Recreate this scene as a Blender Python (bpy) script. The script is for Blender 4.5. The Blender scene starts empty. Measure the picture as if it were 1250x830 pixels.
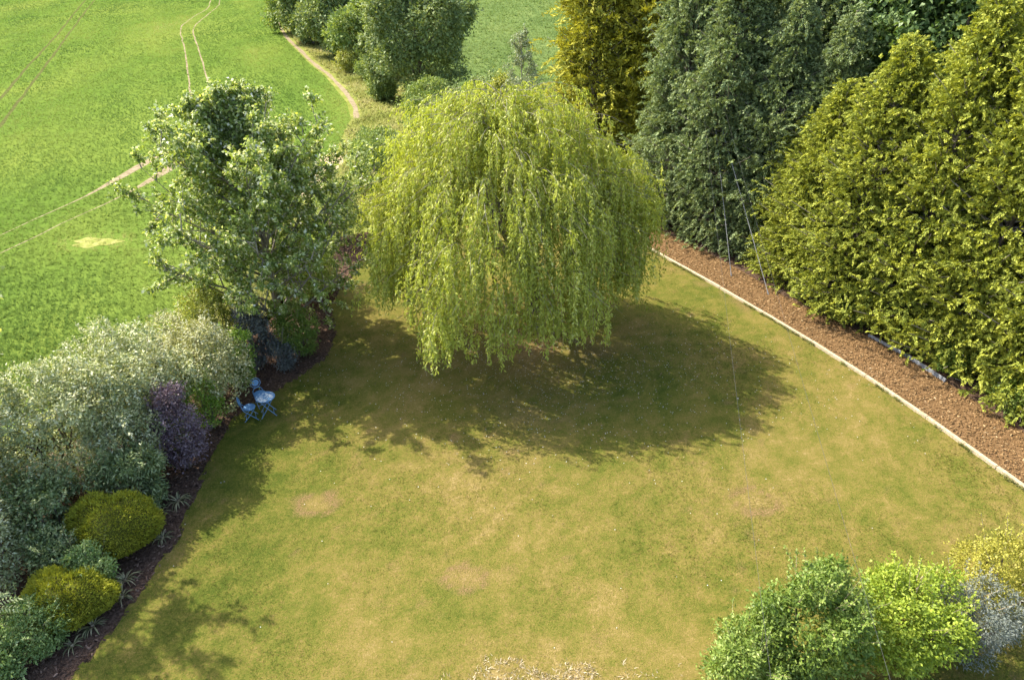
import bpy, bmesh, math
import numpy as np
from mathutils import Vector, Matrix

scene = bpy.context.scene
COL = scene.collection
R = math.radians

# ------------------------------------------------------------------ camera
cam_d = bpy.data.cameras.new('camera')
cam_d.sensor_width = 36.0
cam_d.lens = 24.02
cam_d.clip_start = 0.1
cam_d.clip_end = 3000.0
cam = bpy.data.objects.new('camera', cam_d)
cam.location = (0, 0, 14.0)
cam.rotation_euler = (R(90 - 31.6), 0, 0)
COL.objects.link(cam)
scene.camera = cam

# ------------------------------------------------------------------ light
SUN_EL = 46.5
SH = np.array([0.85, -0.527])            # direction in which shadows fall
SH = SH / np.linalg.norm(SH)
world = bpy.data.worlds.new('World')
scene.world = world
world.use_nodes = True
wn = world.node_tree.nodes
bg = wn['Background']
sky = wn.new('ShaderNodeTexSky')
sky.sky_type = 'NISHITA'
sky.sun_disc = False
sky.sun_elevation = R(SUN_EL)
sky.sun_rotation = math.atan2(-SH[0], -SH[1]) % (2 * math.pi)
sky.air_density = 0.8
sky.dust_density = 2.6
world.node_tree.links.new(sky.outputs[0], bg.inputs[0])
bg.inputs[1].default_value = 0.15
sun_d = bpy.data.lights.new('sun', 'SUN')
sun_d.energy = 3.0
sun_d.angle = R(0.53)
sun_d.color = (1.0, 0.94, 0.82)
sun = bpy.data.objects.new('sun', sun_d)
ce = math.cos(R(SUN_EL))
sun.rotation_euler = Vector((SH[0] * ce, SH[1] * ce, -math.sin(R(SUN_EL)))).to_track_quat('-Z', 'Y').to_euler()
sun.location = (-30, 20, 40)
COL.objects.link(sun)
scene.view_settings.view_transform = 'Standard'
scene.view_settings.look = 'None'
scene.view_settings.exposure = 1.70
scene.view_settings.gamma = 1.0
scene.view_settings.use_curve_mapping = False


# ------------------------------------------------------------------ helpers
def tag(o, label=None, cat=None, group=None, kind=None):
    if label: o['label'] = label
    if cat: o['category'] = cat
    if group: o['group'] = group
    if kind: o['kind'] = kind
    return o


def link(o, parent=None):
    COL.objects.link(o)
    if parent is not None:
        o.parent = parent
    return o


def thing(name, label, cat, loc=(0, 0, 0), rz=0.0, group=None):
    o = bpy.data.objects.new(name, None)
    o.empty_display_size = 0.2
    o.location = loc
    o.rotation_euler = (0, 0, rz)
    link(o)
    return tag(o, label, cat, group)


def np_mesh(name, V, F, mat, attrs=None, fattrs=None, smooth=False):
    """V (n,3), F (m,k) equal-sized faces."""
    V = np.ascontiguousarray(V, dtype=np.float32)
    F = np.ascontiguousarray(F, dtype=np.int32)
    me = bpy.data.meshes.new(name)
    m, k = F.shape
    me.vertices.add(len(V))
    me.vertices.foreach_set('co', V.ravel())
    me.loops.add(m * k)
    me.loops.foreach_set('vertex_index', F.ravel())
    me.polygons.add(m)
    me.polygons.foreach_set('loop_start', np.arange(0, m * k, k, dtype=np.int32))
    if smooth:
        me.polygons.foreach_set('use_smooth', np.ones(m, dtype=bool))
    for kx, val in (attrs or {}).items():
        a = me.attributes.new(kx, 'FLOAT', 'POINT')
        a.data.foreach_set('value', np.ascontiguousarray(val, dtype=np.float32))
    for kx, val in (fattrs or {}).items():
        a = me.attributes.new(kx, 'FLOAT', 'FACE')
        a.data.foreach_set('value', np.ascontiguousarray(val, dtype=np.float32))
    me.materials.append(mat)
    me.update(calc_edges=True)
    return me


def np_obj(name, V, F, mat, parent=None, **kw):
    return link(bpy.data.objects.new(name, np_mesh(name, V, F, mat, **kw)), parent)


def bm_obj(name, bm, mat, parent=None, smooth=False):
    me = bpy.data.meshes.new(name)
    bm.to_mesh(me)
    bm.free()
    me.materials.append(mat)
    if smooth:
        for p in me.polygons: p.use_smooth = True
    return link(bpy.data.objects.new(name, me), parent)


def norm(a):
    return a / np.maximum(np.linalg.norm(a, axis=-1, keepdims=True), 1e-9)


def vnoise(x, y, scale, seed):
    rng = np.random.default_rng(seed)
    T = rng.random((256, 256))
    fx, fy = x / scale + 1000.3, y / scale + 1000.7
    ix, iy = np.floor(fx).astype(int), np.floor(fy).astype(int)
    tx, ty = fx - ix, fy - iy
    tx, ty = tx * tx * (3 - 2 * tx), ty * ty * (3 - 2 * ty)
    g = lambda a, b: T[(ix + a) % 256, (iy + b) % 256]
    return (g(0, 0) * (1 - tx) + g(1, 0) * tx) * (1 - ty) + (g(0, 1) * (1 - tx) + g(1, 1) * tx) * ty


def fbm(x, y, scale, seed, n=4):
    s, a, t = 0.0, 1.0, 0.0
    for i in range(n):
        s = s + a * vnoise(x, y, scale / 2 ** i, seed + i)
        t += a
        a *= 0.55
    return s / t


def inpoly(x, y, poly):
    c = np.zeros(x.shape, bool)
    n = len(poly)
    for i in range(n):
        x1, y1 = poly[i]
        x2, y2 = poly[(i + 1) % n]
        if y1 == y2: continue
        k = ((y1 > y) != (y2 > y)) & (x < (x2 - x1) * (y - y1) / (y2 - y1) + x1)
        c ^= k
    return c


def dist_poly(x, y, pl):
    d = np.full(x.shape, 1e9)
    for (x1, y1), (x2, y2) in zip(pl[:-1], pl[1:]):
        dx, dy = x2 - x1, y2 - y1
        t = np.clip(((x - x1) * dx + (y - y1) * dy) / (dx * dx + dy * dy), 0, 1)
        d = np.minimum(d, np.hypot(x - x1 - t * dx, y - y1 - t * dy))
    return d


def smooth_line(pl, step=0.4):
    P = np.array(pl, float)
    out = []
    for i in range(len(P) - 1):
        p0, p1, p2, p3 = P[max(i - 1, 0)], P[i], P[i + 1], P[min(i + 2, len(P) - 1)]
        n = max(2, int(np.linalg.norm(p2 - p1) / step))
        for t in np.linspace(0, 1, n, endpoint=False):
            out.append(0.5 * (2 * p1 + (p2 - p0) * t + (2 * p0 - 5 * p1 + 4 * p2 - p3) * t * t + (-p0 + 3 * p1 - 3 * p2 + p3) * t ** 3))
    out.append(P[-1])
    return np.array(out)


def tube_arrays(paths, k=5):
    """paths: list of (pts (n,3), radii (n,)) -> V, F quads"""
    VV, FF, off = [], [], 0
    ang = np.linspace(0, 2 * np.pi, k, endpoint=False)
    for pts, rad in paths:
        pts = np.asarray(pts, float)
        rad = np.asarray(rad, float)
        n = len(pts)
        t = norm(np.gradient(pts, axis=0))
        ref = np.array([0.31, 0.17, 0.93]) if abs(t[0, 2]) < 0.9 else np.array([1.0, 0.1, 0])
        a = norm(np.cross(t, ref))
        b = np.cross(t, a)
        V = pts[:, None, :] + rad[:, None, None] * (np.cos(ang)[None, :, None] * a[:, None, :] + np.sin(ang)[None, :, None] * b[:, None, :])
        VV.append(V.reshape(-1, 3))
        i = np.arange(n - 1)[:, None] * k
        j = np.arange(k)[None, :]
        j2 = (j + 1) % k
        FF.append(np.stack([i + j, i + j2, i + k + j2, i + k + j], -1).reshape(-1, 4) + off)
        off += n * k
    return np.concatenate(VV), np.concatenate(FF)


def tubes(name, paths, mat, parent=None, k=5):
    V, F = tube_arrays(paths, k)
    return np_obj(name, V, F, mat, parent, smooth=True)


def leaf_arrays(P, D, N, L, W, fold=0.12, droop=0.15):
    D = norm(D)
    S = norm(np.cross(D, N))
    N = np.cross(S, D)
    L = np.broadcast_to(L, (len(P),))[:, None]
    W = np.broadcast_to(W, (len(P),))[:, None]
    m = P + D * L * 0.45
    up = N * W * fold
    V = np.stack([P, m + S * W / 2 + up, P + D * L - N * L * droop, m - S * W / 2 + up], 1).reshape(-1, 3)
    F = np.arange(len(P) * 4).reshape(-1, 4)
    return V, F


def leaf_obj(name, P, D, N, L, W, rnd, mat, parent=None, **kw):
    V, F = leaf_arrays(P, D, N, L, W, **kw)
    return np_obj(name, V, F, mat, parent, fattrs={'rnd': np.clip(rnd, 0, 1)})


# ------------------------------------------------------------------ materials
def new_mat(name):
    m = bpy.data.materials.new(name)
    m.use_nodes = True
    nt = m.node_tree
    nt.nodes.clear()
    out = nt.nodes.new('ShaderNodeOutputMaterial')
    return m, nt, nt.nodes, nt.links, out


def ramp(nt, fac, stops):
    r = nt.nodes.new('ShaderNodeValToRGB')
    el = r.color_ramp.elements
    while len(el) < len(stops): el.new(0.5)
    for e, (p, c) in zip(el, stops):
        e.position = p
        e.color = (*c, 1)
    nt.links.new(fac, r.inputs[0])
    return r.outputs[0]


def up_normal(nt, k=1.0):
    n, l = nt.nodes, nt.links
    g = n.new('ShaderNodeNewGeometry')
    a = n.new('ShaderNodeVectorMath'); a.operation = 'MULTIPLY_ADD'
    l.new(g.outputs['Normal'], a.inputs[0]); a.inputs[1].default_value = (0.35, 0.35, 0.35); a.inputs[2].default_value = (0, 0, k)
    b = n.new('ShaderNodeVectorMath'); b.operation = 'NORMALIZE'
    l.new(a.outputs[0], b.inputs[0])
    return b.outputs[0]


def leaf_mat(name, stops, rough=0.5, spec=0.35, transl=0.3, tint=(1.25, 1.2, 0.5), upn=False):
    m, nt, n, l, out = new_mat(name)
    at = n.new('ShaderNodeAttribute'); at.attribute_name = 'rnd'
    c = ramp(nt, at.outputs['Fac'], stops)
    p = n.new('ShaderNodeBsdfPrincipled')
    p.inputs['Roughness'].default_value = rough
    p.inputs['Specular IOR Level'].default_value = spec
    l.new(c, p.inputs['Base Color'])
    if upn:
        l.new(up_normal(nt), p.inputs['Normal'])
    if transl <= 0:
        l.new(p.outputs[0], out.inputs[0])
        return m
    t = n.new('ShaderNodeBsdfTranslucent')
    mul = n.new('ShaderNodeMix'); mul.data_type = 'RGBA'; mul.blend_type = 'MULTIPLY'
    mul.inputs[0].default_value = 1.0
    l.new(c, mul.inputs[6]); mul.inputs[7].default_value = (*tint, 1)
    l.new(mul.outputs[2], t.inputs[0])
    mx = n.new('ShaderNodeMixShader'); mx.inputs[0].default_value = transl
    l.new(p.outputs[0], mx.inputs[1]); l.new(t.outputs[0], mx.inputs[2])
    l.new(mx.outputs[0], out.inputs[0])
    return m


def noise_mat(name, stops, scale=4.0, detail=6.0, rough=0.9, bump=0.0, bump_scale=40.0, stretch=None, spec=0.2, dist=0.02):
    m, nt, n, l, out = new_mat(name)
    geo = n.new('ShaderNodeNewGeometry')
    vec = geo.outputs['Position']
    if stretch:
        mp = n.new('ShaderNodeMapping'); mp.inputs['Scale'].default_value = stretch
        l.new(vec, mp.inputs[0]); vec = mp.outputs[0]
    nz = n.new('ShaderNodeTexNoise'); nz.inputs['Scale'].default_value = scale; nz.inputs['Detail'].default_value = detail
    nz.inputs['Roughness'].default_value = 0.65
    l.new(vec, nz.inputs['Vector'])
    c = ramp(nt, nz.outputs[0], stops)
    p = n.new('ShaderNodeBsdfPrincipled')
    p.inputs['Roughness'].default_value = rough
    p.inputs['Specular IOR Level'].default_value = spec
    l.new(c, p.inputs['Base Color'])
    if bump:
        nb = n.new('ShaderNodeTexNoise'); nb.inputs['Scale'].default_value = bump_scale; nb.inputs['Detail'].default_value = 5
        l.new(vec, nb.inputs['Vector'])
        b = n.new('ShaderNodeBump'); b.inputs['Strength'].default_value = bump; b.inputs['Distance'].default_value = dist
        l.new(nb.outputs[0], b.inputs['Height']); l.new(b.outputs[0], p.inputs['Normal'])
    l.new(p.outputs[0], out.inputs[0])
    return m


def attr_mat(name, rough=0.9, fine=28.0, blades=False):
    """lawn: attributes dry (green to straw), soil (to bare earth), rnd (blade to blade)"""
    m, nt, n, l, out = new_mat(name)
    A = {}
    for k in ('dry', 'soil', 'rnd'):
        a = n.new('ShaderNodeAttribute'); a.attribute_name = k; A[k] = a.outputs['Fac']
    geo = n.new('ShaderNodeNewGeometry')
    nz = n.new('ShaderNodeTexNoise'); nz.inputs['Scale'].default_value = fine; nz.inputs['Detail'].default_value = 4
    nz.inputs['Roughness'].default_value = 0.7
    l.new(geo.outputs['Position'], nz.inputs['Vector'])
    nz2 = n.new('ShaderNodeTexNoise'); nz2.inputs['Scale'].default_value = 11.0; nz2.inputs['Detail'].default_value = 6; nz2.inputs['Roughness'].default_value = 0.75
    l.new(geo.outputs['Position'], nz2.inputs['Vector'])
    ad = n.new('ShaderNodeMath'); ad.operation = 'MULTIPLY_ADD'
    l.new(nz2.outputs[0], ad.inputs[0]); ad.inputs[1].default_value = 1.1
    l.new(A['dry'], ad.inputs[2])
    ad2 = n.new('ShaderNodeMath'); ad2.operation = 'MULTIPLY_ADD'
    l.new(A['rnd'], ad2.inputs[0]); ad2.inputs[1].default_value = 0.9
    l.new(ad.outputs[0], ad2.inputs[2])
    ad3 = n.new('ShaderNodeMath'); ad3.operation = 'MULTIPLY_ADD'
    l.new(nz.outputs[0], ad3.inputs[0]); ad3.inputs[1].default_value = 1.3
    l.new(ad2.outputs[0], ad3.inputs[2])
    sb = n.new('ShaderNodeMath'); sb.operation = 'SUBTRACT'; l.new(ad3.outputs[0], sb.inputs[0]); sb.inputs[1].default_value = 1.655
    c1 = ramp(nt, sb.outputs[0], GRASS)
    so = n.new('ShaderNodeMath'); so.operation = 'MULTIPLY'; so.use_clamp = True
    l.new(A['soil'], so.inputs[0])
    mr = n.new('ShaderNodeMapRange'); mr.inputs[1].default_value = 0.35; mr.inputs[2].default_value = 0.6
    mr.inputs[3].default_value = 0.2; mr.inputs[4].default_value = 1.2
    l.new(nz.outputs[0], mr.inputs[0]); l.new(mr.outputs[0], so.inputs[1])
    soilc = ramp(nt, nz.outputs[0], [(0.3, (0.070, 0.042, 0.020)), (0.5, (0.165, 0.104, 0.048)), (0.7, (0.29, 0.195, 0.095))])
    mx = n.new('ShaderNodeMix'); mx.data_type = 'RGBA'
    l.new(so.outputs[0], mx.inputs[0]); l.new(c1, mx.inputs[6]); l.new(soilc, mx.inputs[7])
    p = n.new('ShaderNodeBsdfPrincipled')
    p.inputs['Roughness'].default_value = rough
    p.inputs['Specular IOR Level'].default_value = 0.03
    l.new(mx.outputs[2], p.inputs['Base Color'])
    if not blades:
        b = n.new('ShaderNodeBump'); b.inputs['Strength'].default_value = 0.8; b.inputs['Distance'].default_value = 0.03
        l.new(nz.outputs[0], b.inputs['Height']); l.new(b.outputs[0], p.inputs['Normal'])
    if blades:
        l.new(up_normal(nt), p.inputs['Normal'])
        t = n.new('ShaderNodeBsdfTranslucent'); l.new(mx.outputs[2], t.inputs[0])
        ms = n.new('ShaderNodeMixShader'); ms.inputs[0].default_value = 0.2
        l.new(p.outputs[0], ms.inputs[1]); l.new(t.outputs[0], ms.inputs[2]); l.new(ms.outputs[0], out.inputs[0])
        return m
    l.new(p.outputs[0], out.inputs[0])
    return m


GRASS = [(0.0, (0.060, 0.080, 0.012)), (0.26, (0.104, 0.112, 0.019)), (0.50, (0.150, 0.131, 0.029)), (0.75, (0.198, 0.150, 0.045)), (1.0, (0.285, 0.212, 0.085))]

M = {}
M['lawn'] = attr_mat('lawn')
M['lawn_blade'] = attr_mat('lawn_blade', rough=0.7, blades=True)
M['ground'] = noise_mat('rough_grass', [(0.3, (0.14, 0.17, 0.03)), (0.5, (0.20, 0.22, 0.05)), (0.7, (0.28, 0.265, 0.085))], spec=0.0, scale=0.6, detail=8, bump=0.8, bump_scale=6, dist=0.1)
M['meadow'] = noise_mat('far_crop', [(0.3, (0.085, 0.125, 0.036)), (0.5, (0.112, 0.155, 0.046)), (0.7, (0.142, 0.18, 0.056))], scale=0.5, detail=9, bump=0.6, bump_scale=5, dist=0.1, stretch=(0.35, 0.12, 1), spec=0.0, rough=1.0)
M['soil'] = noise_mat('field_soil', [(0.3, (0.15, 0.12, 0.07)), (0.5, (0.25, 0.20, 0.12)), (0.7, (0.36, 0.29, 0.19))], spec=0.0, rough=1.0, scale=3.0, detail=8, bump=0.6, bump_scale=12)
M['rut_shade_soil'] = noise_mat('shaded_rut_soil', [(0.3, (0.06, 0.07, 0.02)), (0.55, (0.10, 0.105, 0.035)), (0.7, (0.15, 0.14, 0.055))], spec=0.0, rough=1.0, scale=3.0, detail=8, bump=0.6, bump_scale=12)  # far wheel ruts: the shade in the grooves is put into this soil colour
M['mulch'] = noise_mat('bed_mulch', [(0.3, (0.045, 0.028, 0.019)), (0.5, (0.100, 0.064, 0.044)), (0.7, (0.175, 0.117, 0.082))], spec=0.0, rough=1.0, scale=14, detail=8, bump=1.0, bump_scale=35, dist=0.05)
M['bark'] = noise_mat('bark_mulch', [(0.3, (0.085, 0.048, 0.022)), (0.5, (0.175, 0.104, 0.048)), (0.7, (0.28, 0.18, 0.09))], spec=0.0, rough=1.0, scale=16, detail=8, bump=1.0, bump_scale=35, dist=0.05)
CH = [(0.0, (0.085, 0.050, 0.022)), (0.35, (0.180, 0.108, 0.046)), (0.7, (0.300, 0.188, 0.084)), (0.92, (0.43, 0.30, 0.155)), (1.0, (0.55, 0.44, 0.27))]
M['chip'] = leaf_mat('bark_chip', CH, rough=0.95, spec=0.05, transl=0)
M['bed_chip'] = leaf_mat('bed_chip', [(0.0, (0.035, 0.022, 0.016)), (0.5, (0.105, 0.067, 0.047)), (0.85, (0.21, 0.14, 0.10)), (1.0, (0.38, 0.27, 0.20))], rough=0.95, spec=0.05, transl=0)
M['timber'] = noise_mat('pale_timber', [(0.3, (0.22, 0.165, 0.09)), (0.45, (0.39, 0.32, 0.20)), (0.7, (0.52, 0.45, 0.32))], scale=6, detail=6, rough=0.8, bump=0.3, bump_scale=30, stretch=(1, 3, 3))
M['grey_timber'] = noise_mat('weathered_timber', [(0.3, (0.13, 0.135, 0.14)), (0.5, (0.21, 0.22, 0.23)), (0.7, (0.30, 0.31, 0.32))], scale=6, detail=6, rough=0.85, bump=0.3, bump_scale=30)
M['trunk'] = noise_mat('trunk_bark', [(0.3, (0.06, 0.045, 0.032)), (0.5, (0.14, 0.11, 0.08)), (0.7, (0.26, 0.22, 0.17))], scale=9, detail=8, bump=1.0, bump_scale=22, stretch=(1, 1, 0.25), dist=0.04)
M['pale_trunk'] = noise_mat('pale_bark', [(0.3, (0.14, 0.12, 0.09)), (0.5, (0.26, 0.23, 0.18)), (0.7, (0.40, 0.37, 0.31))], scale=9, detail=8, bump=0.6, bump_scale=22, stretch=(1, 1, 0.4), dist=0.03)
M['twig'] = noise_mat('pale_twig', [(0.3, (0.26, 0.20, 0.11)), (0.7, (0.46, 0.38, 0.24))], scale=9)
M['steel'] = noise_mat('galvanised_steel', [(0.3, (0.14, 0.145, 0.15)), (0.7, (0.22, 0.225, 0.23))], scale=9, rough=0.6, spec=0.4)
M['wire'] = noise_mat('dark_cable', [(0.3, (0.04, 0.04, 0.04)), (0.7, (0.09, 0.09, 0.09))], scale=9, rough=0.6)
M['pole'] = noise_mat('creosoted_pole', [(0.3, (0.06, 0.045, 0.03)), (0.7, (0.15, 0.11, 0.08))], scale=9, stretch=(1, 1, 0.1))


def lm(key, stops, gain=1.45, **kw):
    M[key] = leaf_mat(key, [(p, tuple(min(0.7, v * gain) for v in c)) for p, c in stops], **kw)


G = lambda *s: [(i / (len(s) - 1), c) for i, c in enumerate(s)]
lm('willow', G((0.120, 0.138, 0.018), (0.200, 0.220, 0.032), (0.280, 0.295, 0.056), (0.41, 0.395, 0.19)), gain=1.75, transl=0.34, rough=0.5, spec=0.3, tint=(1.15, 1.2, 0.45))
lm('whitebeam', [(0, (0.058, 0.084, 0.018)), (0.35, (0.092, 0.124, 0.028)), (0.66, (0.135, 0.170, 0.042)), (0.84, (0.25, 0.28, 0.15)), (0.94, (0.38, 0.40, 0.28)), (1.0, (0.36, 0.34, 0.06))], gain=2.3, rough=0.5, spec=0.35, transl=0.38)
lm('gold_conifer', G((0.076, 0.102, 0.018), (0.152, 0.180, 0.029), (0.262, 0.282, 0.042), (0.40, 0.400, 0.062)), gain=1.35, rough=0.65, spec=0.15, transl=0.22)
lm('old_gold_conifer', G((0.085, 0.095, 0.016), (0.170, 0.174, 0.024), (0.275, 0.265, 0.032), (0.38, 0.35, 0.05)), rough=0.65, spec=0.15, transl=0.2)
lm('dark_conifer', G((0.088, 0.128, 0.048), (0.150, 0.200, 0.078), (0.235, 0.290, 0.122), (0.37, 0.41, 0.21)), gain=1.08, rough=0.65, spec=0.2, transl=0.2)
lm('broad_dark', G((0.032, 0.064, 0.018), (0.056, 0.100, 0.028), (0.092, 0.142, 0.040), (0.18, 0.24, 0.09)), rough=0.5, spec=0.3, transl=0.28)
lm('bg_green', G((0.055, 0.082, 0.026), (0.090, 0.120, 0.040), (0.135, 0.165, 0.060), (0.21, 0.235, 0.10)), gain=1.85, rough=0.6, spec=0.2, transl=0.22)
lm('bg_mid', G((0.075, 0.110, 0.028), (0.118, 0.162, 0.042), (0.170, 0.212, 0.060), (0.25, 0.285, 0.11)), gain=1.6, rough=0.6, spec=0.2, transl=0.25)
lm('bg_silver', G((0.10, 0.14, 0.06), (0.17, 0.21, 0.11), (0.27, 0.30, 0.19), (0.38, 0.40, 0.28)), gain=1.3, rough=0.6, spec=0.2, transl=0.2)
lm('silver_shrub', G((0.078, 0.090, 0.030), (0.145, 0.155, 0.060), (0.235, 0.240, 0.115), (0.35, 0.345, 0.20), (0.47, 0.44, 0.30)), gain=1.7, rough=0.55, spec=0.3, transl=0.2)
lm('grey_shrub', G((0.066, 0.086, 0.032), (0.115, 0.138, 0.056), (0.185, 0.205, 0.095), (0.29, 0.30, 0.175), (0.42, 0.41, 0.27)), gain=1.95, rough=0.5, spec=0.35, transl=0.2)
lm('purple', G((0.060, 0.036, 0.044), (0.105, 0.070, 0.080), (0.165, 0.122, 0.132), (0.25, 0.205, 0.215)), gain=1.35, rough=0.5, spec=0.4, transl=0.12, tint=(1.3, 0.7, 0.9))
lm('dark_purple', G((0.036, 0.036, 0.034), (0.062, 0.066, 0.058), (0.098, 0.108, 0.094), (0.16, 0.175, 0.155)), gain=1.5, rough=0.5, spec=0.35, transl=0.12, tint=(1.2, 0.9, 0.8))
lm('fresh', G((0.065, 0.120, 0.014), (0.100, 0.175, 0.020), (0.150, 0.235, 0.030), (0.24, 0.32, 0.06)), gain=1.6, transl=0.33)
lm('yellow_green', G((0.11, 0.13, 0.022), (0.18, 0.20, 0.035), (0.26, 0.27, 0.055), (0.36, 0.35, 0.10)), transl=0.3)
lm('glossy_dark', G((0.040, 0.062, 0.020), (0.072, 0.102, 0.034), (0.125, 0.160, 0.058), (0.26, 0.28, 0.15)), gain=1.8, rough=0.42, spec=0.4, transl=0.18)
lm('dome', G((0.100, 0.112, 0.014), (0.152, 0.162, 0.018), (0.218, 0.222, 0.026), (0.31, 0.30, 0.05)), gain=1.95, rough=0.7, spec=0.1, transl=0.28)
lm('mint', G((0.066, 0.112, 0.030), (0.110, 0.165, 0.046), (0.175, 0.235, 0.076), (0.32, 0.37, 0.17)), gain=1.75, transl=0.28)
lm('sumac', G((0.11, 0.17, 0.05), (0.21, 0.27, 0.095), (0.38, 0.42, 0.20), (0.55, 0.52, 0.32)), gain=1.3, transl=0.25)
lm('strap', G((0.08, 0.10, 0.04), (0.14, 0.15, 0.065), (0.26, 0.24, 0.12), (0.40, 0.35, 0.20)), gain=1.1, transl=0.15)
lm('bush_fresh', G((0.056, 0.094, 0.014), (0.092, 0.144, 0.022), (0.148, 0.205, 0.036), (0.26, 0.315, 0.09)), gain=1.4, rough=0.5, spec=0.3, transl=0.3)
lm('bush_lime', G((0.095, 0.145, 0.014), (0.155, 0.215, 0.022), (0.235, 0.290, 0.034), (0.34, 0.39, 0.07)), rough=0.5, spec=0.3, transl=0.32)
lm('bush_yellow', G((0.15, 0.155, 0.022), (0.25, 0.245, 0.034), (0.37, 0.345, 0.055), (0.50, 0.45, 0.12)), gain=1.1, rough=0.55, spec=0.25, transl=0.28)
lm('blue_grey', G((0.095, 0.120, 0.095), (0.155, 0.182, 0.148), (0.235, 0.262, 0.220), (0.35, 0.37, 0.31)), gain=0.9, rough=0.55, spec=0.25, transl=0.15)
lm('crop', G((0.064, 0.118, 0.018), (0.098, 0.160, 0.026), (0.140, 0.200, 0.034), (0.202, 0.244, 0.048), (0.27, 0.278, 0.078)), gain=0.95, rough=0.8, spec=0.03, transl=0.2, tint=(1.1, 1.1, 0.55), upn=True)
lm('meadow_crop', G((0.080, 0.130, 0.034), (0.110, 0.168, 0.045), (0.140, 0.198, 0.057), (0.18, 0.225, 0.08)), gain=1.0, rough=0.8, spec=0.03, transl=0.2, upn=True)
lm('rough_blade', G((0.12, 0.15, 0.03), (0.19, 0.21, 0.05), (0.28, 0.27, 0.09), (0.38, 0.34, 0.16)), gain=1.05, rough=0.8, spec=0.05, transl=0.2, upn=True)
lm('straw', G((0.30, 0.23, 0.12), (0.42, 0.34, 0.19), (0.52, 0.43, 0.27), (0.62, 0.54, 0.38)), gain=0.95, rough=0.8, spec=0.15, transl=0.1)
lm('daisy', G((0.50, 0.50, 0.44), (0.68, 0.68, 0.62)), gain=1.0, rough=0.7, spec=0.2, transl=0)
lm('litter', G((0.12, 0.08, 0.04), (0.30, 0.21, 0.11), (0.46, 0.36, 0.20)), gain=0.9, rough=0.8, spec=0.2, transl=0)


# ================================================================== SETTING
def sheet(name, poly, z, mat, cell=None):
    bm = bmesh.new()
    vs = [bm.verts.new((x, y, z)) for x, y in poly]
    bm.faces.new(vs)
    bmesh.ops.triangulate(bm, faces=bm.faces[:])
    bmesh.ops.recalc_face_normals(bm, faces=bm.faces[:])
    if sum(f.normal.z for f in bm.faces) < 0:
        bmesh.ops.reverse_faces(bm, faces=bm.faces[:])
    return tag(bm_obj(name, bm, mat), kind='structure')


sheet('ground', [(-900, -60), (900, -60), (900, 1500), (-900, 1500)], 0.0, M['ground'])

FIELD_EDGE = [(-19.5, 6), (-18.2, 13), (-15.3, 18.5), (-13.2, 23), (-12.3, 28), (-12.0, 36), (-12.4, 40.5), (-12.7, 44.5), (-12.4, 48.2), (-12.9, 52.5),
              (-13.3, 57.6), (-14.9, 63.5), (-19.3, 74.7), (-23.8, 84.4), (-32.1, 103.9), (-37.7, 119.0), (-41.2, 133.7), (-45.2, 147.5), (-60, 200), (-130, 420)]
FIELD = FIELD_EDGE + [(-700, 420), (-700, 6)]
TL = smooth_line([(-90, 240), (-61.51, 155.49), (-56.06, 138.94), (-53.39, 125.42), (-50.28, 113.25), (-45.66, 102.33), (-38.37, 86.02), (-32.53, 72.23), (-28.68, 63.21), (-26.17, 56.27), (-24.98, 50.76), (-24.68, 46.68), (-24.81, 43.97), (-25.06, 41.67), (-25.29, 39.28), (-26.23, 35.0), (-26.9, 32.0), (-29, 24), (-33, 12)], 0.8)
TR = smooth_line([(-88, 240), (-59.66, 155.49), (-56.0, 144.56), (-52.0, 127.69), (-48.29, 113.25), (-43.85, 102.33), (-36.63, 86.02), (-29.95, 70.64), (-26.45, 61.95), (-23.88, 53.75), (-22.74, 47.26), (-22.72, 43.13), (-22.94, 40.75), (-23.19, 38.99), (-23.5, 37.49), (-24.15, 35.4), (-24.9, 32.0), (-27, 24), (-31, 12)], 0.8)
FL = smooth_line([(-128, 250), (-87.15, 155.49), (-65.83, 107.95), (-54.37, 81.77), (-46.89, 64.85), (-38, 45), (-33, 34)], 1.0)
FR = smooth_line([(-126, 250), (-85.3, 155.49), (-64.2, 107.95), (-52.5, 81.77), (-45.0, 64.85), (-36.2, 45), (-31, 34)], 1.0)
FOOT = smooth_line([(-60, 190), (-44.65, 147.53), (-40.7, 133.72), (-37.16, 119.04), (-31.59, 103.88), (-23.27, 84.38), (-18.73, 74.75), (-14.37, 63.54), (-12.78, 57.6)], 0.6)
LAWN_L = [(-9.9, 2.0), (-9.75, 6), (-9.56, 8.73), (-9.35, 9.51), (-9.08, 10.71), (-8.89, 12.62), (-9.08, 14.78), (-9.2, 16.42), (-9.07, 18.3), (-8.09, 19.47), (-6.95, 21.47), (-6.98, 23.19), (-7.75, 25.48), (-7.52, 27.31), (-7.1, 29.79), (-7.0, 32.65)]
TIMB = [(6.1, 32.9), (6.76, 31.52), (8.5, 28.38), (9.76, 26.14), (11.78, 22.16), (13.28, 18.76), (14.04, 16.61), (14.78, 14.54), (15.6, 12.0), (16.6, 8.0), (17.4, 2.0)]
HFOOT = [(7.75, 33.9), (9.6, 31.0), (10.7, 28.9), (11.8, 26.5), (13.0, 24.5), (14.05, 22.9), (14.87, 21.41), (15.42, 19.82), (16.2, 17.6), (17.2, 14.5), (18.4, 10.5), (19.6, 2.0)]

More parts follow.
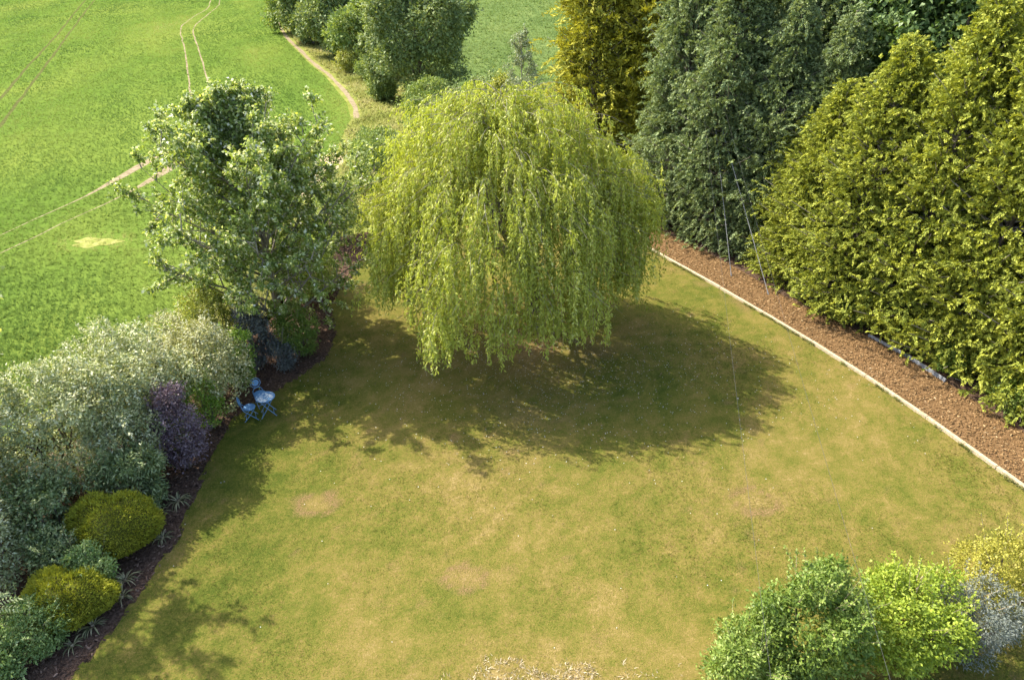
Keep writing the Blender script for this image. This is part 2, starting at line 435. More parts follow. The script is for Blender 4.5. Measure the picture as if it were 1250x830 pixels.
fs = sheet('crop_field', FIELD, 0.008, noise_mat('crop_floor', [(0.25, (0.072, 0.130, 0.020)), (0.45, (0.104, 0.162, 0.027)), (0.6, (0.142, 0.190, 0.034)), (0.75, (0.192, 0.218, 0.046))], spec=0.0,
    scale=0.09, detail=9, bump=0.35, bump_scale=7, dist=0.1, stretch=(1.0, 0.35, 1)))
sheet('far_meadow', [(-16, 74), (0, 60), (60, 55), (300, 60), (500, 420), (-125, 420), (-58, 200), (-26, 100)], 0.012, M['meadow'])


def strip(name, line, width, z, mat, seed):
    rng = np.random.default_rng(seed)
    P = np.asarray(line)
    t = norm(np.gradient(P, axis=0))
    nrm = np.stack([-t[:, 1], t[:, 0]], 1)
    w = np.broadcast_to(width, (len(P),)) * (0.55 + 0.9 * fbm(P[:, 0] + seed * 50, P[:, 1], 2.5, seed, 3))
    c = P + nrm * (0.25 * (fbm(P[:, 0], P[:, 1] + seed * 70, 3.0, seed + 9, 2) - 0.5))[:, None]
    A = c + nrm * w[:, None] / 2
    B = c - nrm * w[:, None] / 2
    V = np.concatenate([np.c_[A, np.full(len(P), z)], np.c_[B, np.full(len(P), z)]])
    n = len(P)
    i = np.arange(n - 1)
    F = np.stack([i, i + n, i + n + 1, i + 1], 1)
    return tag(np_obj(name, V, F, mat), kind='structure')


def track_w(line, base):
    y = line[:, 1]
    return base * (0.45 + 0.55 * np.clip((y - 37) / 4, 0, 1)) + 0.62 * np.exp(-((y - 44.5) / 3.6) ** 2)  


W_TL, W_TR = track_w(TL, 0.17), track_w(TR, 0.17)
strip('wheel_track', TL, W_TL, 0.014, M['soil'], 1)
strip('wheel_track', TR, W_TR, 0.014, M['soil'], 2)
strip('wheel_track', FL, 0.3, 0.014, M['rut_shade_soil'], 3)
strip('wheel_track', FR, 0.3, 0.014, M['rut_shade_soil'], 4)
strip('footpath', FOOT, 0.46, 0.018, M['soil'], 5)
# bare headland corner of the field
corner = [(-12.9, 47.6), (-11.9, 48.4), (-11.4, 45.5), (-11.5, 41), (-11.9, 38.5), (-12.8, 39), (-13.3, 42), (-13.5, 45)]
sheet('bare_headland', corner, 0.016, noise_mat('headland_soil', spec=0.0, stops=[(0.3, (0.24, 0.20, 0.10)), (0.5, (0.38, 0.30, 0.18)), (0.65, (0.48, 0.39, 0.26))], scale=2.0, detail=8, bump=0.6, bump_scale=12, stretch=(2.5, 0.3, 1)))

pa_ = np.linspace(0, 2 * np.pi, 40, endpoint=False)
pr_ = 1 + 0.18 * np.sin(3 * pa_ + 1) + 0.12 * np.sin(7 * pa_)
sheet('bare_patch', [(-21.2 + 1.15 * r_ * math.cos(a_), 32.2 + 0.6 * r_ * math.sin(a_)) for a_, r_ in zip(pa_, pr_)], 0.02,
      noise_mat('thin_crop_soil', [(0.3, (0.16, 0.20, 0.04)), (0.5, (0.25, 0.26, 0.07)), (0.7, (0.36, 0.32, 0.13))], scale=2.5, detail=8, spec=0.0))
# ------------------------------------------------------------------ lawn
LAWN = LAWN_L + [(-5.5, 34.5), (5.2, 34.5)] + TIMB[:] + [(17.4, 2.0)]
WORN = [(-1.13, 11.43, 0.50, 0.42, 0.5), (-5.5, 13.95, 0.55, 0.42, 0.75), (6.85, 14.05, 0.62, 0.5, 1.0), (-1.82, 16.81, 0.2, 0.16, 0.2), (-0.6, 16.9, 0.18, 0.1, 0.2)]


def lawn_vals(x, y):
    big = fbm(x, y, 7.0, 11, 3)
    mid = fbm(x * 1.0 + 3, y * 0.8, 1.9, 21, 4)
    stripe = fbm(x * 0.85 - y * 0.5, (y * 0.85 + x * 0.5) * 0.35, 0.8, 61, 4)
    sml = fbm(x + 9, y, 0.55, 23, 3)
    fin = fbm(x + 4, y + 2, 0.24, 25, 2)
    dry = 0.42 + 0.30 * (big - 0.5) + 0.28 * (mid - 0.5) + 0.30 * (stripe - 0.5) + 0.38 * (sml - 0.5) + 0.50 * (fin - 0.5)
    dry += 0.16 * np.exp(-(((x - 9.5) / 4.0) ** 2 + ((y - 17) / 4.5) ** 2))
    dry += 0.14 * np.exp(-(((x - 1) / 5) ** 2 + ((y - 14.5) / 3) ** 2))
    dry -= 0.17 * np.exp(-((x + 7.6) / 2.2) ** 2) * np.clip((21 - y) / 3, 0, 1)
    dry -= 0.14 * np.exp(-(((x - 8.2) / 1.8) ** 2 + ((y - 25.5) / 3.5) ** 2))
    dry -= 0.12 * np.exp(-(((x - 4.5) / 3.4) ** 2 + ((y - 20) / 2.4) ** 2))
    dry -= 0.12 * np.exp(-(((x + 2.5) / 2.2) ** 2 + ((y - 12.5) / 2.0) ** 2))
    dry += 0.25 * np.exp(-(((x - 0.8) / 3.3) ** 2 + ((y - 22.0) / 2.2) ** 2))
    dry += 0.25 * np.exp(-(((x - 1.5) / 4.0) ** 2 + ((y - 8.4) / 1.2) ** 2))
    soil = np.zeros_like(x)
    j = fbm(x, y, 0.35, 31, 3)
    for cx, cy, rx, ry, ring in WORN:
        d = np.hypot((x - cx) / rx, (y - cy) / ry) + (j - 0.5) * 0.9
        body = np.clip(1.25 - d, 0, 1)
        rim = np.exp(-((d - 0.95) / 0.16) ** 2)
        soil = np.maximum(soil, 1.3 * rim + (1 - ring) * 0.6 * body)
        dry = np.maximum(dry, 0.78 * np.clip(1.45 - d, 0, 1))
    under = np.exp(-(((x - 1.4) / 3.0) ** 2 + ((y - 22.6) / 2.0) ** 2))
    k = fbm(x, y, 0.8, 41, 4)
    soil = np.maximum(soil, under * np.clip((k - 0.42) * 5, 0, 1) * 0.95)
    tl = dist_poly(x, y, TIMB)
    soil = np.maximum(soil, np.clip(1 - tl / 0.9, 0, 1) * np.clip((k - 0.5) * 6, 0, 1) * 0.9)
    sc = fbm(x + 50, y, 0.5, 51, 3)
    soil = np.maximum(soil, np.clip((sc - 0.74) * 8, 0, 1) * 0.6)
    return np.clip(dry, 0.0, 1.05), np.clip(soil, 0, 1)


cs = 0.17
gx = np.arange(-10.2, 17.6, cs)
gy = np.arange(2.0, 34.6, cs)
X, Y = np.meshgrid(gx, gy)
jr = np.random.default_rng(5)
Xj = X + jr.uniform(-0.04, 0.04, X.shape)
Yj = Y + jr.uniform(-0.04, 0.04, X.shape)
Zj = 0.020 + 0.03 * (fbm(X, Y, 3.0, 71, 3) - 0.3)
dry, soil = lawn_vals(Xj.ravel(), Yj.ravel())
keep = inpoly(X[:-1, :-1] + cs / 2, Y[:-1, :-1] + cs / 2, LAWN)
ii = np.arange(X.size).reshape(X.shape)
F = np.stack([ii[:-1, :-1], ii[:-1, 1:], ii[1:, 1:], ii[1:, :-1]], -1)[keep]
used, inv = np.unique(F.ravel(), return_inverse=True)
V = np.stack([Xj.ravel(), Yj.ravel(), Zj.ravel()], 1)[used]
lawn = np_obj('lawn', V, inv.reshape(-1, 4), M['lawn'], attrs={'dry': dry[used], 'soil': soil[used], 'rnd': np.full(len(used), 0.5)}, smooth=True)
tag(lawn, kind='structure')


def blades(name, x, y, z0, h, w, mat, nb, rng, lean=0.6, extra=None, rnd=None, rj=0.12, flat=None):
    n = len(x)
    x = np.repeat(x, nb); y = np.repeat(y, nb); z0 = np.repeat(z0, nb)
    h = np.repeat(np.broadcast_to(h, (n,)), nb) * rng.uniform(0.6, 1.25, n * nb)
    w = np.repeat(np.broadcast_to(w, (n,)), nb)
    a = rng.uniform(0, 2 * np.pi, n * nb)
    b = rng.uniform(0, 2 * np.pi, n * nb)
    le = rng.uniform(0.1, lean, n * nb) * h
    if flat:                      # blades lying over, each turned square to its lean
        le = rng.uniform(flat[0], flat[1], n * nb) * h
        a = b + np.pi / 2
    jx = rng.normal(0, 1, n * nb) * w; jy = rng.normal(0, 1, n * nb) * w
    base = np.stack([x + jx, y + jy, z0], 1)
    s = np.stack([np.cos(a), np.sin(a), np.zeros_like(a)], 1) * (w / 2)[:, None]
    tip = base + np.stack([np.cos(b) * le, np.sin(b) * le, h], 1)
    V = np.stack([base - s, base + s, tip], 1).reshape(-1, 3)
    Fc = np.arange(n * nb * 3).reshape(-1, 3)
    fa = {}
    if rnd is None:
        rnd = rng.random(n * nb)
    else:
        rnd = np.clip(np.repeat(rnd, nb) + rng.normal(0, rj, n * nb), 0, 1)
    fa['rnd'] = rnd
    for k, v in (extra or {}).items():
        fa[k] = np.repeat(v, nb)
    return tag(np_obj(name, V, Fc, mat, fattrs=fa), kind='stuff')


rng = np.random.default_rng(100)
N = 112000
yy = 7.5 + 25 * rng.random(N) ** 1.45
xx = rng.uniform(-10, 16.5, N)
k = inpoly(xx, yy, LAWN) & (np.abs(xx) < 0.62 * (yy + 9))
xx, yy = xx[k], yy[k]
d_, s_ = lawn_vals(xx, yy)
k = rng.random(len(xx)) > s_ * 0.85
xx, yy, d_, s_ = xx[k], yy[k], d_[k], s_[k]
o = blades('lawn_grass', xx, yy, np.full(len(xx), 0.020), 0.024, 0.015 + 0.0006 * yy, M['lawn_blade'], 3, rng, flat=(1.0, 2.4), extra={'dry': d_, 'soil': s_ * 0.4})
tag(o, 'short patchy green and straw coloured mown lawn grass', 'grass')

# daisies, petals and litter on the lawn
n = 1500
x = np.concatenate([rng.normal(1.5, 4.5, n), rng.uniform(-9, 13, 110)]); y = np.concatenate([rng.normal(20.3, 2.2, n), rng.uniform(9, 30, 110)])
k = inpoly(x, y, LAWN); x, y = x[k], y[k]
P = np.stack([x, y, np.full(len(x), 0.06)], 1)
D = norm(np.c_[rng.normal(0, 1, (len(x), 2)), np.zeros(len(x))])
tag(leaf_obj('daisy_flowers', P, D, norm(np.array([0, 0, 1.0]) + rng.normal(0, .2, P.shape)), rng.uniform(0.018, 0.034, len(x)), 0.028, rng.random(len(x)), M['daisy']),
    'tiny white daisies scattered in the lawn around the willow shade', 'flowers', kind='stuff')
n = 2500
x = rng.normal(1.3, 2.8, n); y = rng.normal(22.3, 2.0, n)
k = inpoly(x, y, LAWN); x, y = x[k], y[k]
P = np.stack([x, y, np.full(len(x), 0.05)], 1)
D = norm(np.c_[rng.normal(0, 1, (len(x), 2)), rng.normal(0, .15, len(x))])
tag(leaf_obj('leaf_litter', P, D, norm(np.array([0, 0, 1.0]) + rng.normal(0, .3, P.shape)), rng.uniform(0.05, 0.11, len(x)), 0.022, rng.random(len(x)), M['litter']),
    'dry fallen leaves on the bare earth under the willow', 'leaves', kind='stuff')

# ------------------------------------------------------------------ beds and bark path
BED = [(p[0] + 0.12, p[1]) for p in LAWN_L] + [(-7.6, 33.6), (-8.8, 33.0), (-8.9, 30), (-9.4, 27.5), (-10.0, 24), (-11.0, 21), (-12.5, 18.5), (-15, 15), (-18, 11), (-19, 2)]
sheet('planting_bed', BED, 0.006, M['mulch'])
sheet('bark_path', TIMB + HFOOT[::-1], 0.024, M['bark'])
BACK = HFOOT + [(30, 2), (30, 40), (9, 40)]
sheet('hedge_bed', BACK, 0.016, M['mulch'])


def chips(name, poly, n, mat, z, size, label, seed, mask=None):
    rng = np.random.default_rng(seed)
    P = np.array(poly)
    x = rng.uniform(P[:, 0].min(), P[:, 0].max(), n); y = rng.uniform(P[:, 1].min(), P[:, 1].max(), n)
    k = inpoly(x, y, poly)
    if mask is not None: k &= mask(x, y)
    x, y = x[k], y[k]
    n = len(x)
    c = np.stack([x, y, z + rng.uniform(0.0, 0.03, n)], 1)
    D = norm(np.c_[rng.normal(0, 1, (n, 2)), rng.normal(0, 0.25, n)])
    Nn = norm(np.array([0, 0, 1.0]) + rng.normal(0, 0.35, (n, 3)))
    S = norm(np.cross(D, Nn)); Nn = np.cross(S, D)
    L = (size * rng.uniform(0.5, 1.5, n))[:, None]; Wd = L * rng.uniform(0.3, 0.6, n)[:, None]; T = L * 0.16
    V = np.stack([c - D * L / 2 - S * Wd / 2, c + D * L / 2 - S * Wd / 2 * .6, c + D * L / 2 + S * Wd / 2 * .7, c - D * L / 2 + S * Wd / 2,
                  c - D * L / 2.4 - S * Wd / 2.6 + Nn * T, c + D * L / 2.3 - S * Wd / 3.5 + Nn * T, c + D * L / 2.4 + S * Wd / 3.5 + Nn * T, c - D * L / 2.2 + S * Wd / 2.6 + Nn * T], 1).reshape(-1, 3)
    f = np.array([[4, 5, 6, 7], [0, 1, 5, 4], [1, 2, 6, 5], [2, 3, 7, 6], [3, 0, 4, 7]])
    Fc = (f[None] + (np.arange(n) * 8)[:, None, None]).reshape(-1, 4)
    o = np_obj(name, V, Fc, mat, fattrs={'rnd': np.repeat(np.clip(rng.beta(1.6, 2.2, n), 0, 1), 5)})
    return tag(o, label, 'mulch', kind='stuff')


chips('bark_chips', TIMB + HFOOT[::-1], 72000, M['chip'], 0.026, 0.062, 'red brown bark chips covering the path beside the tall hedge', 7, mask=lambda x, y: y > 9)
BEDN = [(p[0] + 0.05, p[1]) for p in LAWN_L[2:]] + [(p[0] - 1.9, p[1]) for p in LAWN_L[2:]][::-1]
chips('bed_chips', BEDN, 11000, M['bed_chip'], 0.010, 0.075, 'dark chipped mulch on the border bed under the shrubs', 8)


# timber edging, one object per plank
def edging(name, line, plank, w, h, mat, label):
    root = thing(name, label, 'edging', (line[0][0], line[0][1], 0))
    P = smooth_line(line, 0.25)
    s = np.r_[0, np.cumsum(np.linalg.norm(np.diff(P, axis=0), axis=1))]
    L = s[-1]
    nn = int(L / plank)
    rng = np.random.default_rng(3)
    for i in range(nn):
        s0, s1 = L * i / nn + 0.006, L * (i + 1) / nn - 0.006
        a = np.array([np.interp(s0, s, P[:, 0]), np.interp(s0, s, P[:, 1])])
        b = np.array([np.interp(s1, s, P[:, 0]), np.interp(s1, s, P[:, 1])])
        d = b - a
        ln = np.linalg.norm(d)
        bm = bmesh.new()
        bmesh.ops.create_cube(bm, size=1.0)
        bmesh.ops.scale(bm, vec=(ln, w, h), verts=bm.verts[:])
        bmesh.ops.bevel(bm, geom=bm.edges[:], offset=0.012, segments=1, affect='EDGES')
        o = bm_obj('plank', bm, mat, root)
        m = (a + b) / 2
        o.location = (m[0] - line[0][0], m[1] - line[0][1], h / 2 + rng.uniform(-0.012, 0.008))
        o.rotation_euler = (0, rng.normal(0, 0.002), math.atan2(d[1], d[0]))
    return root


edging('timber_edging', TIMB[1:10], 2.4, 0.115, 0.13, M['timber'], 'pale new timber edging between the lawn and the bark path')
edging('timber_edging', [(14.02, 23.0), (14.82, 21.45), (15.36, 19.85)], 1.7, 0.06, 0.16, M['grey_timber'], 'weathered blue grey timber edging at the foot of the golden hedge')


# ================================================================== PLANT BUILDERS
def lumpy(rng, c, r, n, sub=0.38, zmin=0.0, up=0.25):
    """list of ellipsoids: a core and lobes pushed out of its surface"""
    c = np.array(c, float); r = np.array(r, float)
    B = [(c, r * 0.74)]
    n = int(n * 1.7)
    d = norm(rng.normal(0, 1, (n, 3)) + np.array([0, 0, up]))
    for i in range(n):
        rr = r * sub * rng.uniform(0.5, 1.1)
        p = c + d[i] * (r - rr * 0.8) * rng.uniform(0.84, 1.20)
        p[2] = max(p[2], zmin + rr[2] * 0.6)
        B.append((p, rr))
    return B


def crown_pts(rng, blobs, n_clump, clump_r, n_leaf, spread=0.55, zmin=0.04, inner=0.25):
    Cc = np.array([b[0] for b in blobs]); Rr = np.array([b[1] for b in blobs])
    w = (Rr[:, 0] * Rr[:, 1]) + (Rr[:, 0] * Rr[:, 2]); w = w / w.sum()
    n0 = n_clump * 4
    bi = rng.choice(len(blobs), n0, p=w)
    d = norm(rng.normal(0, 1, (n0, 3)) + np.array([0, 0, 0.12]))
    rad = np.where(rng.random(n0) < inner, rng.uniform(0.45, 0.85, n0), rng.uniform(0.84, 1.10, n0))
    p = Cc[bi] + d * Rr[bi] * rad[:, None]
    nr = norm(d / Rr[bi])
    ok = p[:, 2] > zmin
    q = (p[:, None, :] - Cc[None]) / Rr[None]
    dd = np.linalg.norm(q, axis=2)
    dd[np.arange(n0), bi] = 9
    ok &= (dd.min(1) > 0.72)
    p, nr = p[ok][:n_clump], nr[ok][:n_clump]
    m = len(p)
    cr = clump_r * rng.uniform(0.55, 1.35, m)
    g = rng.normal(0, 1, (m, n_leaf, 3))
    off = g * (cr * spread)[:, None, None]
    off = off - nr[:, None, :] * (np.einsum('ijk,ik->ij', off, nr) * 0.35)[..., None]
    P = (p[:, None, :] + off).reshape(-1, 3)
    Nr = np.repeat(nr, n_leaf, 0)
    O = norm(off.reshape(-1, 3))
    cv = np.repeat(rng.random(m), n_leaf)
    k = P[:, 2] > zmin
    return P[k], Nr[k], O[k], cv[k]


def crown(name, rng, blobs, n_clump, clump_r, n_leaf, L, W, mat, parent, up=0.7, out=0.6, jit=0.6, droop=0.15, hang=0.0, inner=0.25, spread=0.55, zmin=0.04, cw=0.5, bias=0.0, gain=1.0):
    P, Nr, O, cv = crown_pts(rng, blobs, n_clump, clump_r, n_leaf, spread=spread, inner=inner, zmin=zmin)
    n = len(P)
    D = norm(out * Nr + 0.6 * O + rng.normal(0, jit, (n, 3)) + np.array([0, 0, -hang]))
    Nn = norm(up * np.array([0, 0, 1.0]) + 0.45 * Nr + rng.normal(0, jit, (n, 3)))
    rnd = (cw * cv + (1 - cw) * rng.random(n)) * gain + bias
    return leaf_obj(name, P, D, Nn, L * rng.uniform(0.5, 1.45, n), W * rng.uniform(0.6, 1.4, n), rnd, mat, parent, droop=droop)


def stems(rng, base_r, h, spread, n, r0, mat, parent, name='stem'):
    paths = []
    for i in range(n):
        a = rng.uniform(0, 2 * np.pi)
        b = np.array([math.cos(a) * base_r, math.sin(a) * base_r, -0.05]) * rng.uniform(0.2, 1, 1)
        b[2] = -0.05
        t = np.array([math.cos(a) * spread, math.sin(a) * spread, h]) * rng.uniform(0.7, 1.0)
        s = np.linspace(0, 1, 6)[:, None]
        pts = b + (t - b) * s + np.c_[rng.normal(0, 0.04 * h, (6, 2)), np.zeros(6)] * s
        paths.append((pts, np.linspace(r0, r0 * 0.25, 6)))
    return tubes(name, paths, mat, parent, 5)


def shrub(name, label, loc, r, mat, seed, n_clump=260, clump_r=0.2, n_leaf=26, L=0.07, W=0.035, lobes=9, sub=0.4, group=None, cat='shrub', stem_mat='trunk', shoots=12, **kw):
    """r = (rx, ry, height)"""
    rng = np.random.default_rng(seed)
    root = thing(name, label, cat, (loc[0], loc[1], 0), 0, group)
    rx, ry, h = r
    B = lumpy(rng, (0, 0, h * 0.5), (rx, ry, h * 0.5), lobes, sub)
    crown('foliage', rng, B, n_clump, clump_r, n_leaf, L, W, M[mat], root, **kw)
    stems(rng, min(rx, ry) * 0.25, h * 0.75, min(rx, ry) * 0.7, 6, 0.03 + 0.008 * h, M[stem_mat], root)
    if shoots:
        paths, PP, DD, RR = [], [], [], []
        for i in range(shoots):
            a = rng.uniform(0, 2 * np.pi); q = math.sqrt(rng.random()) * 0.85
            top = h * (0.5 + 0.5 * math.sqrt(max(0, 1 - q * q)))
            b = np.array([math.cos(a) * rx * q, math.sin(a) * ry * q, top - 0.25])
            dr = norm(np.array([math.cos(a) * q * 0.7, math.sin(a) * q * 0.7, 1.0]) + rng.normal(0, 0.2, 3))
            ln = rng.uniform(0.3, 0.75)
            s = np.linspace(0, 1, 4)[:, None]
            paths.append((b + dr * ln * s, np.linspace(0.009, 0.003, 4)))
            t = rng.random(22)[:, None]
            PP.append(b + dr * ln * (0.25 + 0.75 * t)); DD.append(dr * 0.6 + rng.normal(0, 0.7, (22, 3))); RR.append(rng.random(22))
        P = np.concatenate(PP)
        leaf_obj('shoot_leaves', P, np.concatenate(DD), norm(np.array([0, 0, 1.0]) + rng.normal(0, .5, P.shape)), L * 0.9, W * 0.9, np.concatenate(RR) * 0.6 + 0.4, M[mat], root)
        tag(tubes('shoot', paths, M['twig'], root, 3), kind='stuff')
    return root


def limb_path(rng, a, d, ln, n=7, wob=0.06, curve=(0, 0, 0.0)):
    s = np.linspace(0, 1, n)[:, None]
    d = norm(np.asarray(d, float))
    w = np.cumsum(rng.normal(0, wob * ln / n, (n, 3)), 0)
    w[0] = 0
    return np.asarray(a, float) + d * ln * s + w + np.asarray(curve, float) * (s ** 2) * ln


def broadleaf(name, label, loc, H, env, mat, seed, n_limb=26, n_sub=7, n_twig=5, n_leaf=12, L=0.11, W=0.07, trunk_mat='pale_trunk', r0=0.16, lean=(0, 0), z0=0.16, rise=0.75, group=None, cat='tree'):
    """env(t) = crown radius at height fraction t; visible limbs, leaves along the twigs"""
    rng = np.random.default_rng(seed)
    root = thing(name, label, cat, (loc[0], loc[1], 0), 0, group)
    n = 14
    s = np.linspace(0, 1, n)
    tr = np.stack([lean[0] * s + 0.10 * np.sin(s * 5 + seed), lean[1] * s + 0.10 * np.cos(s * 4 + seed), s * H * 0.97 - 0.05], 1)
    tr[:, :2] -= tr[0, :2]
    trunk = [(tr, r0 * (1 - 0.93 * s) + 0.008)]
    limbs, P, D = [], [], []
    for i in range(n_limb):
        t = z0 + (0.97 - z0) * (i + rng.random()) / n_limb
        a = i * 2.4 + rng.normal(0, 0.35)
        b = np.array([np.interp(t, s, tr[:, j]) for j in range(3)])
        er = env(t) * rng.uniform(0.72, 1.12)
        ris = rise * rng.uniform(0.6, 1.3)
        d = np.array([math.cos(a), math.sin(a), ris])
        ln = er * math.hypot(1, ris) * 0.95
        lp = limb_path(rng, b, d, ln, 7, 0.10, (0, 0, 0.12))
        rr = max(0.014, r0 * 0.42 * (1 - t * 0.75))
        limbs.append((lp, np.linspace(rr, 0.008, 7)))
        for j in range(n_sub):
            u = 0.22 + 0.78 * (j + rng.random()) / n_sub
            q = np.array([np.interp(u, np.linspace(0, 1, 7), lp[:, m]) for m in range(3)])
            sd = norm(norm(d) * 0.6 + rng.normal(0, 0.65, 3) + np.array([0, 0, 0.15]))
            sl = (0.28 + 0.32 * (1 - u)) * max(er, 0.7) * rng.uniform(0.6, 1.2)
            sp = limb_path(rng, q, sd, sl, 4, 0.1)
            limbs.append((sp, np.linspace(rr * 0.35 + 0.003, 0.004, 4)))
            for kx in range(n_twig):
                v = rng.uniform(0.25, 1.0)
                tq = np.array([np.interp(v, np.linspace(0, 1, 4), sp[:, m]) for m in range(3)])
                td = norm(sd * 0.6 + rng.normal(0, 0.7, 3))
                tl = rng.uniform(0.15, 0.42)
                tt = rng.random(n_leaf)[:, None]
                P.append(tq + td * tl * tt + rng.normal(0, 0.035, (n_leaf, 3)))
                D.append(td * 0.4 + rng.normal(0, 0.7, (n_leaf, 3)) + np.array([0, 0, -0.25]))
    P = np.concatenate(P); D = np.concatenate(D)
    k = P[:, 2] > 0.15
    P, D = P[k], D[k]
    m = len(P)
    leaf_obj('crown', P, D, norm(np.array([0, 0, 0.9]) + rng.normal(0, 0.6, (m, 3))), L * rng.uniform(0.6, 1.25, m), W * rng.uniform(0.7, 1.2, m), rng.random(m), M[mat], root)
    tubes('trunk', trunk, M[trunk_mat], root, 8)
    tubes('branches', limbs, M[trunk_mat], root, 4)
    return root


def round_tree(name, label, loc, H, r, mat, seed, n_clump=700, clump_r=0.45, n_leaf=30, L=0.22, W=0.14, lobes=22, sub=0.32, trunk_h=0.25, group=None, cat='tree', zlow=0.12, **kw):
    rng = np.random.default_rng(seed)
    root = thing(name, label, cat, (loc[0], loc[1], 0), 0, group)
    zc = H * (0.5 + zlow / 2)
    B = lumpy(rng, (0, 0, zc), (r[0], r[1], H * (1 - zlow) / 2), lobes, sub, zmin=H * zlow * 0.5)
    crown('crown', rng, B, n_clump, clump_r, n_leaf, L, W, M[mat], root, **kw)
    s = np.linspace(0, 1, 8)
    paths = [(np.stack([0.15 * np.sin(4 * s), 0.15 * np.sin(3 * s + 1) - 0.12, s * H * 0.8 - 0.05], 1), (0.05 + 0.022 * H) * (1 - 0.85 * s))]
    tubes('trunk', paths, M['trunk'], root, 7)
    lp = []
    for i in range(10):
        a = i * 2.4; b = np.array([0, 0, H * rng.uniform(0.2, 0.55)])
        lp.append((limb_path(rng, b, (math.cos(a), math.sin(a), 0.9), r[0] * 1.0, 6, 0.08), np.linspace(0.012 * H, 0.01, 6)))
    tubes('branches', lp, M['trunk'], root, 5)
    return root


def conifer_data(seed, H, Rm, mat, n_branch=320, n_plume=12, leafL=0.115, leafW=0.058, pl_len=0.40, low=0.02, droop=0.3, top_pow=2.5, rv=(0.66, 1.13)):
    rng = np.random.default_rng(seed)
    PP, DD, NN, RR = [], [], [], []
    paths = []
    nl = 16
    t = np.linspace(0.05, 1, nl)
    sd = np.where(np.arange(nl) % 2 == 0, 1.0, -1.0)
    bump = rng.uniform(0.64, 1.18, (24, 9))
    for i in range(n_branch):
        f = low + (0.99 - low) * ((i + rng.random()) / n_branch)
        a = i * 2.39996 + rng.normal(0, 0.3)
        Rz = Rm * (1 - f ** top_pow) ** 0.62 * (0.86 + 0.14 * min(1, f / 0.12)) * bump[int(f * 17 + 3 * math.sin(a * 2)) % 24, int((a % 6.283) / 0.6982 + 0.5 * (int(f * 17) % 2)) % 9]
        Rz = max(Rz, 0.22) * rng.uniform(rv[0], rv[1]) * (1 + 0.30 * rng.random() ** 5)
        h0 = max(0.1, f * H + rng.normal(0, 0.22))
        out = np.array([math.cos(a), math.sin(a), 0])
        rise = 0.25 + 0.75 * f
        b = np.array([0, 0, max(0.1, h0 - rise * Rz * 0.75)])
        tip = np.array([out[0] * Rz, out[1] * Rz, max(0.10, h0)])
        ax = norm(tip - b)
        side = norm(np.cross(ax, [0, 0, 1.0]))
        upv = np.cross(side, ax)
        paths.append((np.stack([b, (b + tip) / 2 + [0, 0, -0.06 * Rz], b + (tip - b) * 0.97]), np.array([0.035, 0.022, 0.008]) * (0.5 + Rm / 4)))
        bv = rng.random()
        for j in range(n_plume):
            u = 1 - 0.55 * (j / n_plume) ** 0.8
            lat = rng.normal(0, 0.30) * (0.5 + 0.5 * Rz)
            o = b + (tip - b) * u + side * lat + upv * rng.normal(0, 0.16)
            pa = norm(ax * 0.7 + side * (lat * 0.9) + rng.normal(0, 0.42, 3) + np.array([0, 0, 0.10]))
            ps = norm(np.cross(pa, upv + rng.normal(0, 0.6, 3)))
            pn = np.cross(ps, pa)
            pl = pl_len * rng.uniform(0.65, 1.2)
            base = o - pa * pl * 0.5
            pos = base + pa * (pl * t)[:, None] - np.array([0, 0, 1.0]) * (droop * pl * t ** 2.2)[:, None]
            wd = 0.75 * (1 - 0.55 * t)
            dr = pa * (0.55 + 0.5 * t)[:, None] + ps * (sd * wd)[:, None] + pn * rng.normal(0, 0.55, nl)[:, None] - np.array([0, 0, 0.16])
            PP.append(pos); DD.append(dr); NN.append(np.broadcast_to(pn, (nl, 3)) + rng.normal(0, 0.5, (nl, 3)))
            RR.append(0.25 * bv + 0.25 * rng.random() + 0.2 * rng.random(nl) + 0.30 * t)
    P = np.concatenate(PP); D = np.concatenate(DD); Nn = np.concatenate(NN); rd = np.concatenate(RR)
    k = P[:, 2] > 0.05
    P, D, Nn, rd = P[k], D[k], norm(Nn[k]), rd[k]
    m = len(P)
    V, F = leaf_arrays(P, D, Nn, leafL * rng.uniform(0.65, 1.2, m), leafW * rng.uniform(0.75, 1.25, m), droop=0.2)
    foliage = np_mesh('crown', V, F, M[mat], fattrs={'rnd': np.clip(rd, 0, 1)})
    s = np.linspace(0, 1, 8)
    V, F = tube_arrays([(np.stack([0 * s, 0 * s, s * H * 0.96 - 0.05], 1), (0.04 + 0.016 * H) * (1 - 0.92 * s))], 8)
    trunk = np_mesh('trunk', V, F, M['trunk'], smooth=True)
    V, F = tube_arrays(paths, 4)
    br = np_mesh('branches', V, F, M['pale_trunk'], smooth=True)
    return foliage, trunk, br


def share_tree(src, label, loc, rz, sc):
    root = thing(src.name.split('.')[0], label, src['category'], (loc[0], loc[1], 0), rz, src.get('group'))
    root.scale = sc
    for ch in list(src.children):
        c = ch.copy()
        link(c, root)
    return root


def place_conifer(data, name, label, loc, rz, sc, group):
    root = thing(name, label, 'conifer', (loc[0], loc[1], 0), rz, group)
    root.scale = sc
    for nm, me in zip(('crown', 'trunk', 'branches'), data):
        link(bpy.data.objects.new(nm, me), root)
    return root


